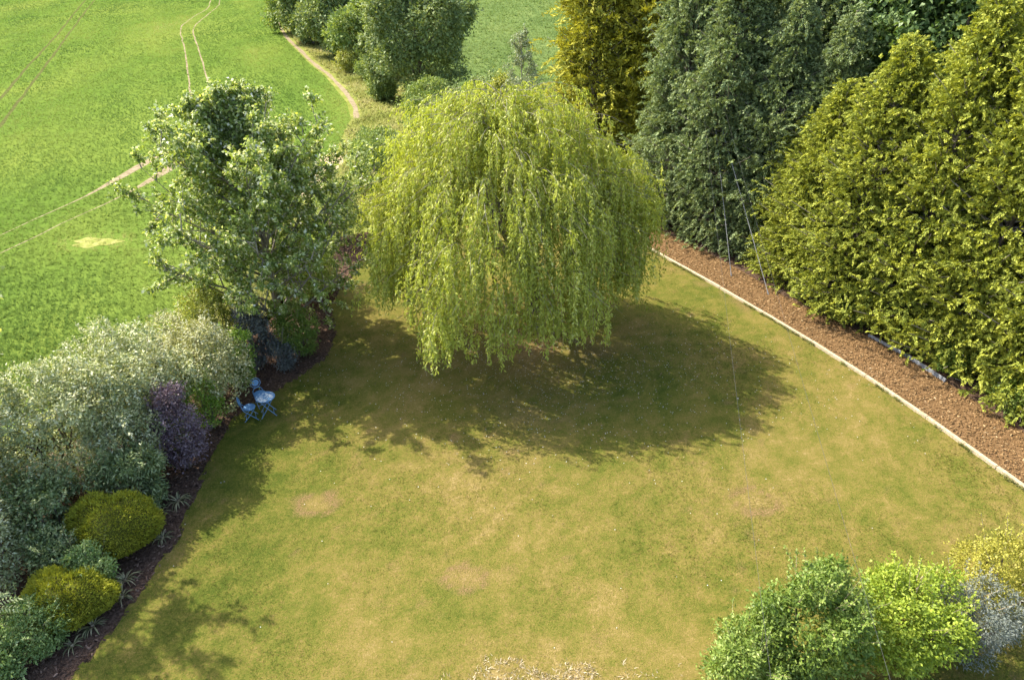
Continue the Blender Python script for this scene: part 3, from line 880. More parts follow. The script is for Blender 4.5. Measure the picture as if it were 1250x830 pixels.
# ================================================================== WILLOW
def willow(loc, off):
    rng = np.random.default_rng(77)
    root = thing('weeping_willow', 'large domed weeping willow with hanging yellow green curtains on the lawn', 'tree', (loc[0], loc[1], 0))
    H, Rm = 9.6, 4.75
    C = np.array([off[0], off[1], 0.0])
    tr, lb = [], []
    s = np.linspace(0, 1, 8)
    tr.append((np.stack([-0.25 * s, 0.1 * s, 3.2 * s - 0.05], 1), 0.30 - 0.10 * s + 0.12 * np.exp(-s * 9)))
    for i in range(12):
        a = i * 2 * np.pi / 12 + rng.normal(0, 0.2)
        rr = rng.uniform(1.8, 3.0)
        top = rng.uniform(6.2, 7.6)
        p0 = np.array([-0.2, 0.08, rng.uniform(1.9, 3.1)])
        p1 = C + np.array([math.cos(a) * rr * 0.4, math.sin(a) * rr * 0.4, top * 0.72])
        p2 = C + np.array([math.cos(a) * rr, math.sin(a) * rr, top])
        t = np.linspace(0, 1, 9)[:, None]
        lb.append(((1 - t) ** 2 * p0 + 2 * t * (1 - t) * p1 + t * t * p2, np.linspace(0.14, 0.04, 9)))
    # arching branchlets in tiers over the dome, each hung with a drape of strands
    SP, SD, SL, SC = [], [], [], []
    n_top, n_arch = 225, 560
    for i in range(n_arch):
        a = i * 2.39996 + rng.normal(0, 0.25)
        lobe = 1 + 0.10 * math.sin(3 * a + 0.6) + 0.08 * math.sin(7 * a + 2.0) + 0.05 * math.sin(12 * a)
        if i < n_top:                       # the dome
            q = math.sqrt((i + rng.random()) / n_top)
            rad = q * Rm * 0.95 * lobe
            zt = (H - 0.35) * (1 - 0.46 * q ** 3.3) * rng.uniform(0.92, 1.02) * (1 + 0.05 * math.sin(2 * a + 1.5) * q)
        else:                               # shoulders and skirts
            v = rng.random()
            zt = 1.8 + 5.4 * v ** 1.15
            rad = Rm * lobe * (0.76 + 0.24 * math.sin(math.pi * min(1, v * 0.8 + 0.1))) * rng.uniform(0.86, 1.05)
        o = np.array([math.cos(a), math.sin(a), 0])
        w = rng.uniform(0.6, 1.3)
        st = C + o * max(0, rad - 1.3 * w) + np.array([0, 0, zt - rng.uniform(0.2, 0.7)])
        ap = C + o * (rad - 0.4) + np.array([0, 0, zt + 0.35 * w])
        en = C + o * (rad + 0.35 + (rng.uniform(0.1, 0.7) if rng.random() < 0.3 else 0)) + np.array([rng.normal(0, .2), rng.normal(0, .2), zt - 0.3])
        t = np.linspace(0, 1, 8)[:, None]
        lp = (1 - t) ** 2 * st + 2 * t * (1 - t) * ap + t * t * en
        lb.append((lp, np.linspace(0.010, 0.004, 8)))
        cv = rng.random()
        sd = np.array([-o[1], o[0], 0])
        for j in range(int(rng.uniform(8, 13))):
            u = rng.uniform(0.1, 1.0)
            p = np.array([np.interp(u, t[:, 0], lp[:, m]) for m in range(3)]) + sd * rng.normal(0, 0.20) + rng.normal(0, [0.06, 0.06, 0.06])
            d = o * rng.uniform(0.15, 0.8) + sd * rng.normal(0, 0.35)
            ln = rng.uniform(0.8, 2.9) if i < n_top else rng.uniform(0.8, 3.0)
            bottom = 1.15 + 0.50 * max(0, math.sin(a * 5.0 + 1.0)) + (0.8 if math.sin(a) > 0.3 else 0) + 0.75 * max(0, -math.cos(a) - 0.25) + 0.5 * max(0, math.cos(a) - 0.5)
            ln = min(ln, p[2] - bottom - rng.uniform(0, 0.5))
            if ln < 0.35: continue
            SP.append(p); SD.append(d); SL.append(ln); SC.append(cv)
    SP, SD, SL, SC = np.array(SP), np.array(SD), np.array(SL), np.array(SC)
    ns = len(SP)
    nl = np.maximum(6, (SL / 0.040).astype(int))
    idx = np.repeat(np.arange(ns), nl)
    u = rng.random(len(idx)) * SL[idx]

    def along(i, u):
        h = SD[i] * (0.5 * (1 - np.exp(-u / 0.45)))[:, None]
        z = -np.maximum(0, u - 0.28 * (1 - np.exp(-u / 0.3)))
        sway = 0.05 * np.sin(u * 3 + i)[:, None] * np.array([1, 0.6, 0])
        return SP[i] + np.c_[h[:, :2], z] + sway
    P = along(idx, u)
    m = len(P)
    P += rng.normal(0, 0.03, (m, 3)) * [1, 1, 0.3]
    D = np.array([0, 0, -0.8]) + rng.normal(0, 0.42, (m, 3)) + norm(SD[idx]) * 0.3
    Nn = rng.normal(0, 0.7, (m, 3)) * [1, 1, 0.5] + norm(SD[idx]) * 0.8 + np.array([0, 0, 0.55])
    rnd = 0.25 * SC[idx] + 0.2 * rng.random(ns)[idx] + 0.5 * rng.random(m)
    leaf_obj('crown', P, D, norm(Nn), 0.14 * rng.uniform(0.65, 1.25, m), 0.046 * rng.uniform(0.75, 1.25, m), rnd, M['willow'], root, droop=0.1)
    tubes('trunk', tr, M['trunk'], root, 10)
    tubes('branches', lb, M['pale_trunk'], root, 5)
    pick = rng.choice(ns, min(ns, 2200), replace=False)
    tw = []
    for i in pick:
        uu = np.linspace(0, SL[i] * 0.9, 4)
        tw.append((along(np.full(4, i), uu), np.linspace(0.006, 0.004, 4)))
    tubes('twigs', tw, M['twig'], root, 3)
    return root


willow((0.95, 23.6), (-1.3, 0.1))

# ================================================================== BORDER TREE (left)
broadleaf('whitebeam_tree', 'tall open tree with silvery backed leaves and a pale trunk beside the crop field', (-9.05, 23.2), 9.35,
          lambda t: 3.15 * np.interp(t, [0.1, 0.25, 0.4, 0.6, 0.8, 0.92, 1.0], [1.10, 1.22, 1.12, 0.78, 0.44, 0.24, 0.08]), 'whitebeam', 11,
          n_limb=72, n_sub=11, n_twig=8, n_leaf=15, L=0.14, W=0.09, z0=0.05, lean=(-0.55, 0.1), rise=0.95, r0=0.17)
# a tree left of the picture whose shade dapples the lawn
broadleaf('whitebeam_tree', 'leafy tree behind the clipped golden domes that dapples the lawn with shade', (-14.2, 13.3), 8.6,
          lambda t: 2.3 * np.interp(t, [0.35, 0.5, 0.7, 0.85, 1.0], [0.4, 0.65, 1.0, 0.95, 0.3]), 'whitebeam', 12,
          n_limb=26, n_sub=5, n_twig=4, n_leaf=11, L=0.15, W=0.10, z0=0.42, rise=0.5, r0=0.16)

# ================================================================== BORDER SHRUBS (left)
shrub('silvery_shrub', 'broad cream flecked silvery shrub, rounded top next to the tall open tree', (-10.55, 18.4), (1.75, 1.65, 3.25), 'silver_shrub', 201, n_clump=806, clump_r=0.19, n_leaf=25, L=0.09, W=0.046, lobes=26, sub=0.26, shoots=26)
shrub('silvery_shrub', 'tallest silvery grey shrub of the border, behind the purple shrub', (-11.35, 16.3), (1.75, 1.6, 4.15), 'grey_shrub', 202, n_clump=1066, clump_r=0.19, n_leaf=25, L=0.09, W=0.046, lobes=26, sub=0.26, shoots=34)
shrub('silvery_shrub', 'wide grey green shrub against the crop field behind the dark glossy shrub', (-12.6, 14.4), (1.8, 1.7, 3.95), 'grey_shrub', 203, n_clump=1066, clump_r=0.19, n_leaf=25, L=0.09, W=0.046, lobes=26, sub=0.26, shoots=34)
shrub('silvery_shrub', 'cream flecked shrub low behind the dark dense shrub of the border', (-13.9, 12.4), (1.7, 1.6, 3.4), 'silver_shrub', 204, n_clump=728, clump_r=0.19, n_leaf=25, L=0.09, W=0.046, lobes=26, sub=0.26, shoots=14)
shrub('grey_green_shrub', 'grey green shrub filling the border in front of the tallest silvery shrub', (-10.85, 14.9), (1.05, 1.0, 2.75), 'grey_shrub', 205, n_clump=400, clump_r=0.2, n_leaf=30, L=0.085, W=0.04, lobes=12)
shrub('grey_green_shrub', 'wide grey green shrub behind the dark dense shrub and the golden domes', (-12.75, 11.2), (1.0, 0.95, 2.3), 'grey_shrub', 222, n_clump=360, clump_r=0.2, n_leaf=28, L=0.085, W=0.04, lobes=12)
shrub('purple_shrub', 'purple leaved shrub leaning over the bed edge', (-9.75, 15.6), (0.68, 0.72, 2.75), 'purple', 206, n_clump=330, clump_r=0.17, n_leaf=28, L=0.075, W=0.045, lobes=12, sub=0.42)
shrub('green_shrub', 'narrow bright green shrub between the purple shrub and the bistro chairs', (-9.75, 17.35), (0.55, 0.7, 2.1), 'fresh', 207, n_clump=210, clump_r=0.16, n_leaf=26, L=0.06, W=0.035, lobes=9)
shrub('green_shrub', 'rounded fresh green shrub behind the bistro chairs', (-9.65, 19.6), (0.85, 0.75, 2.3), 'fresh', 208, n_clump=320, clump_r=0.17, n_leaf=28, L=0.065, W=0.04, lobes=11)
shrub('yellow_green_shrub', 'yellow green shrub at the field edge left of the tall open tree', (-10.9, 21.3), (1.1, 1.0, 2.9), 'yellow_green', 209, n_clump=330, clump_r=0.2, n_leaf=28, L=0.08, W=0.045, lobes=12, shoots=8)
shrub('dark_shrub', 'dark blue purple shrub growing up in front of the tall open tree', (-9.2, 20.9), (0.5, 0.5, 2.7), 'dark_purple', 210, n_clump=320, clump_r=0.18, n_leaf=28, L=0.075, W=0.045, lobes=12)
shrub('green_shrub', 'leafy green shrub at the foot of the tall open tree by the mulch', (-7.95, 21.6), (0.85, 0.75, 2.1), 'bush_fresh', 211, n_clump=300, clump_r=0.17, n_leaf=28, L=0.075, W=0.045, lobes=11)
shrub('dark_shrub', 'low dark shrub below the tall open tree beside the bed edge', (-8.35, 20.75), (0.5, 0.45, 1.25), 'dark_purple', 212, n_clump=130, clump_r=0.15, n_leaf=26, L=0.06, W=0.04, lobes=7)
shrub('green_shrub', 'low grey green shrub right of the tall open tree, over the far mulch', (-8.75, 26.4), (1.25, 1.9, 2.9), 'whitebeam', 213, n_clump=560, clump_r=0.22, n_leaf=26, L=0.1, W=0.06, lobes=12, gain=0.85)
shrub('green_shrub', 'loose shrub with bare grey stems between the far mulch and the bare field corner', (-8.9, 32.2), (1.4, 1.7, 3.3), 'bg_mid', 214, n_clump=330, clump_r=0.25, n_leaf=22, L=0.1, W=0.06, lobes=14, stem_mat='pale_trunk', shoots=10)
shrub('green_shrub', 'rounded mid green bush behind the left shoulder of the willow', (-7.7, 39.5), (2.2, 2.0, 3.6), 'bg_mid', 215, n_clump=420, clump_r=0.3, n_leaf=24, L=0.13, W=0.08, lobes=14)
shrub('glossy_shrub', 'dark glossy long leaved shrub above the clipped golden dome', (-10.45, 13.85), (0.95, 0.75, 1.95), 'glossy_dark', 216, n_clump=330, clump_r=0.19, n_leaf=26, L=0.13, W=0.034, lobes=11, hang=0.4)
shrub('glossy_shrub', 'dark dense shrub left of the clipped golden dome', (-12.1, 12.6), (0.9, 0.85, 2.3), 'glossy_dark', 217, n_clump=330, clump_r=0.19, n_leaf=26, L=0.09, W=0.045, lobes=11)
shrub('glossy_shrub', 'small dark green shrub tucked between the two golden domes', (-11.35, 11.55), (0.6, 0.5, 1.35), 'glossy_dark', 218, n_clump=190, clump_r=0.16, n_leaf=24, L=0.07, W=0.04, lobes=9)
shrub('mint_shrub', 'pale mint green shrub between the two golden domes near the mulch', (-10.25, 11.25), (0.52, 0.46, 1.15), 'mint', 219, n_clump=190, clump_r=0.14, n_leaf=26, L=0.06, W=0.035, lobes=9)
shrub('green_shrub', 'feathery bright green shrub in front of the lower golden dome', (-10.75, 9.55), (0.75, 0.65, 1.15), 'mint', 220, n_clump=330, clump_r=0.14, n_leaf=28, L=0.07, W=0.024, lobes=10, bias=-0.15)
shrub('green_shrub', 'low bluish green plant under the sumac', (-11.0, 8.75), (0.5, 0.45, 0.9), 'mint', 221, n_clump=150, clump_r=0.14, n_leaf=24, L=0.08, W=0.04, lobes=8)


def clipped(name, label, loc, r, h, seed, n=17000):
    rng = np.random.default_rng(seed)
    root = thing(name, label, 'shrub', (loc[0], loc[1], 0))
    d = norm(rng.normal(0, 1, (n, 3)))
    d[:, 2] = np.abs(d[:, 2]) * 1.0
    a = np.arctan2(d[:, 1], d[:, 0])
    lump = 1 + 0.06 * np.sin(3 * a + seed) + 0.05 * np.sin(5 * a + d[:, 2] * 4) + rng.normal(0, 0.03, n) + 0.16 * (fbm(a * 1.2 + 20, d[:, 2] * 2.0, 0.35, seed, 3) - 0.5)
    zc = h * 0.35
    sgn = np.where(rng.random(n) < 0.3, -0.55, 1.0)
    zz = zc + d[:, 2] * sgn * (h - zc)
    P = np.stack([d[:, 0] * r[0] * lump, d[:, 1] * r[1] * lump, np.maximum(0.03, zz * lump)], 1)
    D = norm(d * [1, 1, 1] + np.array([0, 0, 0.35]) + rng.normal(0, 0.4, (n, 3)))
    Nn = norm(np.array([0, 0, 0.6]) + rng.normal(0, 0.8, (n, 3)))
    cv = fbm(P[:, 0] * 1 + 7, P[:, 1] + P[:, 2] * 1.3, 0.22, seed, 3)
    leaf_obj('foliage', P, D, Nn, 0.075 * rng.uniform(0.6, 1.3, n), 0.022, 0.55 * cv + 0.45 * rng.random(n), M['dome'], root)
    V, F = [], []
    bm = bmesh.new()
    bmesh.ops.create_icosphere(bm, subdivisions=3, radius=1.0)
    for v in bm.verts:
        aa = math.atan2(v.co.y, v.co.x)
        l_ = 0.90 * (1 + 0.06 * math.sin(3 * aa + seed) + 0.05 * math.sin(5 * aa + abs(v.co.z) * 4))
        z = zc + v.co.z * (h - zc) * (1 if v.co.z > 0 else 0.55)
        v.co = (v.co.x * r[0] * l_, v.co.y * r[1] * l_, max(0.0, z * l_))
    bm_obj('inner_twigs', bm, INNER, root, smooth=True)
    stems(rng, 0.12, h * 0.6, r[0] * 0.5, 5, 0.03, M['trunk'], root)
    return root


INNER = noise_mat('dense_twigs', [(0.3, (0.07, 0.075, 0.012)), (0.7, (0.14, 0.14, 0.02))], scale=25, bump=1.0, bump_scale=40)
clipped('clipped_dome_shrub', 'clipped golden green dome shrub bulging over the mulch', (-10.35, 12.55), (1.12, 0.85), 1.42, 31)
clipped('clipped_dome_shrub', 'flatter golden green mound shrub below the mint green shrub', (-10.45, 10.45), (1.0, 0.75), 1.05, 32)


def fronds(name, label, loc, n, ln, h, mat, seed, cat='plant', pin=12, L=0.13, W=0.035):
    """pinnate fronds arching out of a stem"""
    rng = np.random.default_rng(seed)
    root = thing(name, label, cat, (loc[0], loc[1], 0))
    P, D, Nn, paths, rd = [], [], [], [], []
    heads = [(rng.normal(0, 0.35), rng.normal(0, 0.3), h * rng.uniform(0.75, 1.05)) for _ in range(max(3, n // 9))]
    for hx, hy, hz in heads:
        paths.append((np.array([[hx * 0.3, hy * 0.3, -0.05], [hx * 0.7, hy * 0.7, hz * 0.5], [hx, hy, hz]]), np.array([0.035, 0.028, 0.02])))
    for i in range(n):
        hx, hy, hz = heads[i % len(heads)]
        a = rng.uniform(0, 2 * np.pi)
        o = np.array([math.cos(a), math.sin(a), 0]); sd = np.array([-o[1], o[0], 0])
        l_ = ln * rng.uniform(0.7, 1.15)
        t = np.linspace(0.02, 1, pin)[:, None]
        pts = np.array([hx, hy, hz]) + o * l_ * t + np.array([0, 0, 1.0]) * (0.30 * l_ * t - 0.55 * l_ * t ** 2)
        paths.append((pts[::3], np.linspace(0.008, 0.003, len(pts[::3]))))
        for s in (-1, 1):
            P.append(pts); D.append(np.broadcast_to(o * 0.45 + sd * s, (pin, 3)) + np.array([0, 0, -0.2]) + rng.normal(0, .08, (pin, 3)))
            Nn.append(np.broadcast_to([0, 0, 1.0], (pin, 3)) + rng.normal(0, .15, (pin, 3))); rd.append(np.full(pin, rng.random()) * 0.6 + rng.random(pin) * 0.4)
    P = np.concatenate(P); m = len(P)
    leaf_obj('fronds', P, np.concatenate(D), norm(np.concatenate(Nn)), L * rng.uniform(0.8, 1.15, m), W, np.concatenate(rd), M[mat], root)
    tubes('stem', paths, M['twig'], root, 4)
    return root


fronds('sumac', 'pale ferny leaved sumac with reddish leaf centres above the mulch', (-11.55, 9.75), 42, 0.62, 1.65, 'sumac', 41, cat='shrub')


def strappy(name, label, loc, n, ln, seed, group=None):
    rng = np.random.default_rng(seed)
    root = thing(name, label, 'plant', (loc[0], loc[1], 0), 0, group)
    VV, FF, rr, off = [], [], [], 0
    for i in range(n):
        a = rng.uniform(0, 2 * np.pi); l_ = ln * rng.uniform(0.6, 1.2); w = rng.uniform(0.010, 0.018)
        o = np.array([math.cos(a), math.sin(a), 0]); sd = np.array([-o[1], o[0], 0])
        up = rng.uniform(0.5, 1.1)
        t = np.linspace(0, 1, 5)
        c = o * (0.04 + l_ * 0.75 * t)[:, None] + np.array([0, 0, 1.0]) * (0.02 + l_ * (up * t - 0.95 * up * t ** 2.4))[:, None]
        c[:, 2] = np.maximum(c[:, 2], 0.03)
        wd = w * (1 - 0.9 * t ** 3)
        VV.append(np.stack([c - sd * wd[:, None], c + sd * wd[:, None]], 1).reshape(-1, 3))
        k = np.arange(4) * 2
        FF.append(np.stack([k, k + 1, k + 3, k + 2], 1) + off); off += 10
        rr.append(np.full(4, rng.random()))
    np_obj('leaves', np.concatenate(VV), np.concatenate(FF), M['strap'], root, fattrs={'rnd': np.concatenate(rr)})
    V, F = tube_arrays([(np.array([[0, 0, -0.03], [0, 0, 0.08]]), np.array([0.06, 0.03]))], 6)
    np_obj('rootstock', V, F, M['twig'], root)
    return root


SG = 'strappy plants along the mulch edge'
for i, (x, y, n, l_, lab) in enumerate([
        (-9.42, 14.05, 34, 0.50, 'large strappy leaved plant below the purple shrub at the bed edge'),
        (-9.75, 13.55, 26, 0.42, 'strappy leaved plant between the glossy shrub and the golden dome'),
        (-9.28, 12.7, 20, 0.34, 'pale strappy plant on the mulch beside the tall golden dome'),
        (-9.62, 11.35, 34, 0.46, 'strappy plant on the mulch next to the pale mint shrub'),
        (-9.45, 10.85, 24, 0.40, 'straw coloured strappy plant between the mint shrub and the lawn edge'),
        (-9.75, 10.05, 28, 0.40, 'strappy plant at the foot of the flatter golden mound'),
        (-9.95, 9.55, 20, 0.32, 'small strappy plant in the mulch below the flatter golden mound')]):
    strappy('strappy_plant', lab, (x, y), n, l_, 300 + i, SG)

# ================================================================== HEDGE CONIFERS (right)
ga = conifer_data(501, 10.0, 2.25, 'gold_conifer', n_branch=480, n_plume=15)
gb = ga
gc = conifer_data(503, 10.0, 2.3, 'old_gold_conifer', n_branch=300, n_plume=8, leafL=0.22, leafW=0.075, pl_len=0.85, top_pow=1.7, rv=(0.6, 1.25), droop=0.5)
da = conifer_data(504, 11.0, 2.2, 'dark_conifer', n_branch=440, n_plume=15, leafL=0.125, leafW=0.062, droop=0.5)
HG = 'tall conifers of the hedge along the bark path'
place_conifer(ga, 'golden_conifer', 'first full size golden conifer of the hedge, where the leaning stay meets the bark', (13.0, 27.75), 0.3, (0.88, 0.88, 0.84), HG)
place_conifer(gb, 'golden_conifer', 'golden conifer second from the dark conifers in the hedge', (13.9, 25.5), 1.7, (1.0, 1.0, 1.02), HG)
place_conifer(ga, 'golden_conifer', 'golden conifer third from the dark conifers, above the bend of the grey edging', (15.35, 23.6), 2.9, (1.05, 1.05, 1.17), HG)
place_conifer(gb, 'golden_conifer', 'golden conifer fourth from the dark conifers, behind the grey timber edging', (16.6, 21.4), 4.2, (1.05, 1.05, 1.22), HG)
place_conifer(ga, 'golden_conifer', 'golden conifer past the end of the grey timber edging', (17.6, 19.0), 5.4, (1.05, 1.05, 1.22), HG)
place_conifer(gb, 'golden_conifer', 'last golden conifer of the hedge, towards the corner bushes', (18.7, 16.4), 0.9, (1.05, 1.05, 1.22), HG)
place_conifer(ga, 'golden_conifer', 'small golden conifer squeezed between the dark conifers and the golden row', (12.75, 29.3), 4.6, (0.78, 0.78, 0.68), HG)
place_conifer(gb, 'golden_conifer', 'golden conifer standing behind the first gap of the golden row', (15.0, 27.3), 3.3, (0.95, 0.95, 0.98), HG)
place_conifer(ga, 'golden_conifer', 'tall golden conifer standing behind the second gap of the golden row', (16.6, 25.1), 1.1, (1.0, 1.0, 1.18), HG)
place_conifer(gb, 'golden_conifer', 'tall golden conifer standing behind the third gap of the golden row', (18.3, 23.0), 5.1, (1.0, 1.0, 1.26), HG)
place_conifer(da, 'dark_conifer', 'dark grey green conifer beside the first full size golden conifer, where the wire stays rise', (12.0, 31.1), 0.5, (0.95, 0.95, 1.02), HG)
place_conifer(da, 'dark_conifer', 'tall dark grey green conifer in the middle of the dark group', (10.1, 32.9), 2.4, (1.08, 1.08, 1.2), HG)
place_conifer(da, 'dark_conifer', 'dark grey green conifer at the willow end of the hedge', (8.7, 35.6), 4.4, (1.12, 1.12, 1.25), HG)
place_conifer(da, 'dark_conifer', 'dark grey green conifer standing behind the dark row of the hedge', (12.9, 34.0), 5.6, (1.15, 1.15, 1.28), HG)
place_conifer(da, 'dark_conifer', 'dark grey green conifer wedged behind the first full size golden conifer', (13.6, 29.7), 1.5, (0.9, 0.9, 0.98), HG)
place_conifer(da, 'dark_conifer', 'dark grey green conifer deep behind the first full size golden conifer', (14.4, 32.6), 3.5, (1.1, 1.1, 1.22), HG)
place_conifer(gc, 'golden_conifer', 'old gold conifer with loose branches standing alone behind the willow', (5.1, 44.0), 0.7, (1.45, 1.45, 1.36), None)
place_conifer(gc, 'golden_conifer', 'old gold conifer half hidden behind the dark conifers and the willow', (8.6, 43.0), 3.7, (1.3, 1.3, 1.5), None)

kw = dict(n_clump=620, clump_r=0.5, n_leaf=34, L=0.24, W=0.15, lobes=22, hang=0.25)
bt = round_tree('broadleaf_tree', 'big dark leaved tree rising behind the dark conifers', (16.0, 31.6), 12.9, (2.6, 2.6), 'broad_dark', 601, **kw)
bt2 = round_tree('broadleaf_tree', 'dark leaved tree rising behind the golden conifers', (17.6, 28.9), 13.6, (3.0, 3.0), 'broad_dark', 602, **kw)
share_tree(bt, 'dark leaved tree filling the gap behind the tallest golden conifer', (20.6, 25.8), 2.0, (1.15, 1.15, 1.13))
share_tree(bt2, 'tall tree deep behind the dark conifers, its crown above theirs', (15.5, 37.5), 1.2, (1.25, 1.25, 1.1))

for i, (x, y, r_, h, lab) in enumerate([
        (12.7, 26.1, 0.7, 1.1, 'low leafy green shrub under the first full size golden conifer'),
        (13.75, 24.4, 0.75, 1.0, 'low leafy green shrub at the start of the grey timber edging'),
        (16.0, 20.6, 0.7, 1.0, 'low leafy green shrub behind the middle of the grey timber edging'),
        (16.75, 18.4, 0.8, 1.1, 'low leafy green shrub past the end of the grey timber edging')]):
    shrub('hedge_foot_shrub', lab, (x, y), (r_, r_, h), 'bush_fresh', 650 + i, n_clump=170, clump_r=0.17, n_leaf=24, L=0.09, W=0.05, lobes=9, group='low shrubs at the hedge foot')

# ================================================================== BACKGROUND TREES AND BUSHES
round_tree('field_tree', 'large round grey green tree beside the footpath and the far meadow', (-8.3, 63.5), 10.2, (5.2, 4.9), 'bg_green', 611, n_clump=1150, clump_r=0.5, n_leaf=32, L=0.26, W=0.17, lobes=18, sub=0.42, zlow=0.03)
TG = 'trees in a row along the footpath'
fk = dict(n_clump=560, clump_r=0.55, n_leaf=26, L=0.34, W=0.22, lobes=12, sub=0.45, zlow=0.02, group=TG)
ft = round_tree('field_tree', 'mid green tree of the footpath row, next to the large round tree', (-16.2, 80), 7.2, (3.6, 3.4), 'bg_mid', 620, **fk)
ft2 = round_tree('field_tree', 'dark green tree in the middle of the footpath row', (-21.3, 88), 7.8, (3.7, 3.6), 'bg_green', 621, **fk)
share_tree(ft2, 'dark tree of the footpath row where the path bends', (-26.2, 97), 2.2, (1.1, 1.1, 1.08))
share_tree(ft, 'far tree of the footpath row beyond the bend of the path', (-31.5, 109), 4.0, (1.2, 1.2, 1.2))
share_tree(ft2, 'tree standing behind the footpath row', (-15.5, 97), 3.6, (1.15, 1.15, 1.15))
BG = 'bushes on the grass verge'
for i, (x, y, rx, h, m, lab) in enumerate([
        (-13.8, 73.0, 2.0, 2.5, 'bg_mid', 'low pale bush on the verge left of the large round tree'),
        (-16.8, 77.5, 1.8, 2.4, 'yellow_green', 'light green bush on the verge below the footpath row'),
        (-11.6, 64.5, 1.3, 1.9, 'bg_mid', 'small bush at the left foot of the large round tree'),
        (-6.4, 54.0, 2.3, 3.6, 'bg_mid', 'wide green bush in front of the large round tree'),
        (-2.2, 51.0, 2.0, 4.6, 'bg_green', 'grey green bush just above the top of the willow'),
        (-4.6, 47.0, 2.3, 3.6, 'bg_mid', 'green bush hidden behind the left top of the willow'),
        (-9.0, 45.5, 1.4, 2.2, 'bg_mid', 'low bush beside the bare field corner'),
        (0.4, 45.5, 2.2, 4.2, 'bg_green', 'bush behind the middle of the willow'),
        (-0.6, 49.3, 0.9, 4.9, 'yellow_green', 'slim yellow green sapling next to the silvery sapling')]):
    shrub('verge_bush', lab, (x, y), (rx, rx * 0.95, h), m, 640 + i, n_clump=330, clump_r=0.32, n_leaf=22, L=0.17, W=0.11, lobes=14, group=BG if rx > 0.9 else None)
broadleaf('silver_sapling', 'slim airy silvery sapling in front of the far meadow', (0.75, 48.5), 8.0,
          lambda t: 1.35 * np.interp(t, [0.1, 0.4, 0.8, 1.0], [0.8, 1.0, 0.6, 0.2]), 'bg_silver', 13, n_limb=30, n_sub=6, n_twig=5, n_leaf=10, L=0.14, W=0.06, r0=0.07)

# ================================================================== BUSHES AT THE LOWER RIGHT
shrub('leafy_bush', 'tall mid green leafy bush at the corner where the overhead cables cross', (6.2, 8.95), (1.1, 1.0, 2.9), 'bush_fresh', 701, n_clump=640, clump_r=0.19, n_leaf=30, L=0.085, W=0.045, lobes=15, sub=0.36, shoots=34)
shrub('leafy_bush', 'low spreading green bush on the lawn side of the tall corner bush', (4.85, 8.45), (0.85, 0.8, 1.75), 'bush_fresh', 702, n_clump=330, clump_r=0.18, n_leaf=28, L=0.085, W=0.04, lobes=11, sub=0.4, shoots=14, bias=0.1)
shrub('leafy_bush', 'lime green leafy bush beside the blue grey bush', (8.5, 9.35), (1.2, 1.05, 2.35), 'bush_lime', 703, n_clump=600, clump_r=0.18, n_leaf=30, L=0.075, W=0.045, lobes=14, sub=0.36, shoots=26)
shrub('blue_grey_bush', 'blue grey leaved bush between the lime green and the yellow bush', (10.0, 9.55), (0.95, 0.85, 2.0), 'blue_grey', 704, n_clump=430, clump_r=0.16, n_leaf=28, L=0.075, W=0.018, lobes=12, shoots=10)
shrub('golden_bush', 'golden yellow bush with long arching shoots at the lawn corner', (11.35, 10.35), (1.15, 1.0, 2.5), 'bush_yellow', 705, n_clump=430, clump_r=0.18, n_leaf=28, L=0.06, W=0.035, lobes=12, shoots=40)


# ================================================================== CROPS, VERGE GRASS
rng = np.random.default_rng(900)


def crop_rnd(x, y):
    b = fbm(x + 0.2 * y, y * 0.45, 9.0, 81, 4)
    s = fbm((x * 0.9 + y * 0.42), (y * 0.9 - x * 0.42) * 0.12, 3.2, 91, 3)
    v = 0.44 + 1.5 * (b - 0.5) + 0.8 * (s - 0.5)
    v -= 0.22 * np.clip((x + 30 + (y - 60) * 0.55) / 14, 0, 1) * (y > 40)     # darker strip next to the footpath
    sp = np.hypot((x + 21.2) / 1.5, (y - 32.2) / 0.95)
    v += 0.9 * np.clip(1.5 - sp, 0, 1)
    return v


def crop_zone(n, y0, y1, pw, h, w, nb, name, label):
    y = y0 + (y1 - y0) * rng.random(n) ** pw
    x = rng.uniform(-1, 0.0, n) * (y * 0.72 + 14) - 0.0
    # sown rows
    row = 0.30
    c = (x * 0.9 + y * 0.43)
    c2 = np.round(c / row) * row + rng.normal(0, 0.075, n)
    sh = c2 - c
    x = x + sh * 0.9; y = y + sh * 0.43
    k = inpoly(x, y, FIELD)
    x, y = x[k], y[k]
    for ln, wd in ((TL, W_TL), (TR, W_TR), (FL, 0.3), (FR, 0.3)):
        sub = ln[::2]
        d = dist_poly(x, y, sub)
        wq = np.interp(y, ln[::-1, 1], np.broadcast_to(wd, (len(ln),))[::-1]) * 0.5 + 0.03
        k = d > wq * rng.uniform(0.7, 1.5, len(x))
        x, y = x[k], y[k]
    k = ~(inpoly(x, y, corner) & (rng.random(len(x)) < 0.75))
    sp = np.hypot((x + 21.2) / 1.5, (y - 32.2) / 0.95)
    k &= ~((sp + 0.8 * (fbm(x, y, 0.6, 33, 3) - 0.5) < 1.0) & (rng.random(len(x)) < 0.66))
    x, y = x[k], y[k]
    o = blades(name, x, y, np.full(len(x), 0.01), h, w if np.isscalar(w) else w(y), M['crop'], nb, rng, flat=(1.0, 1.9), rnd=crop_rnd(x, y), rj=0.05)
    return tag(o, label, 'crop')


crop_zone(220000, 19, 180, 1.75, 0.13, lambda y: 0.011 + 0.0007 * y, 2, 'cereal_crop', 'young bright green cereal crop in the field beside the garden')

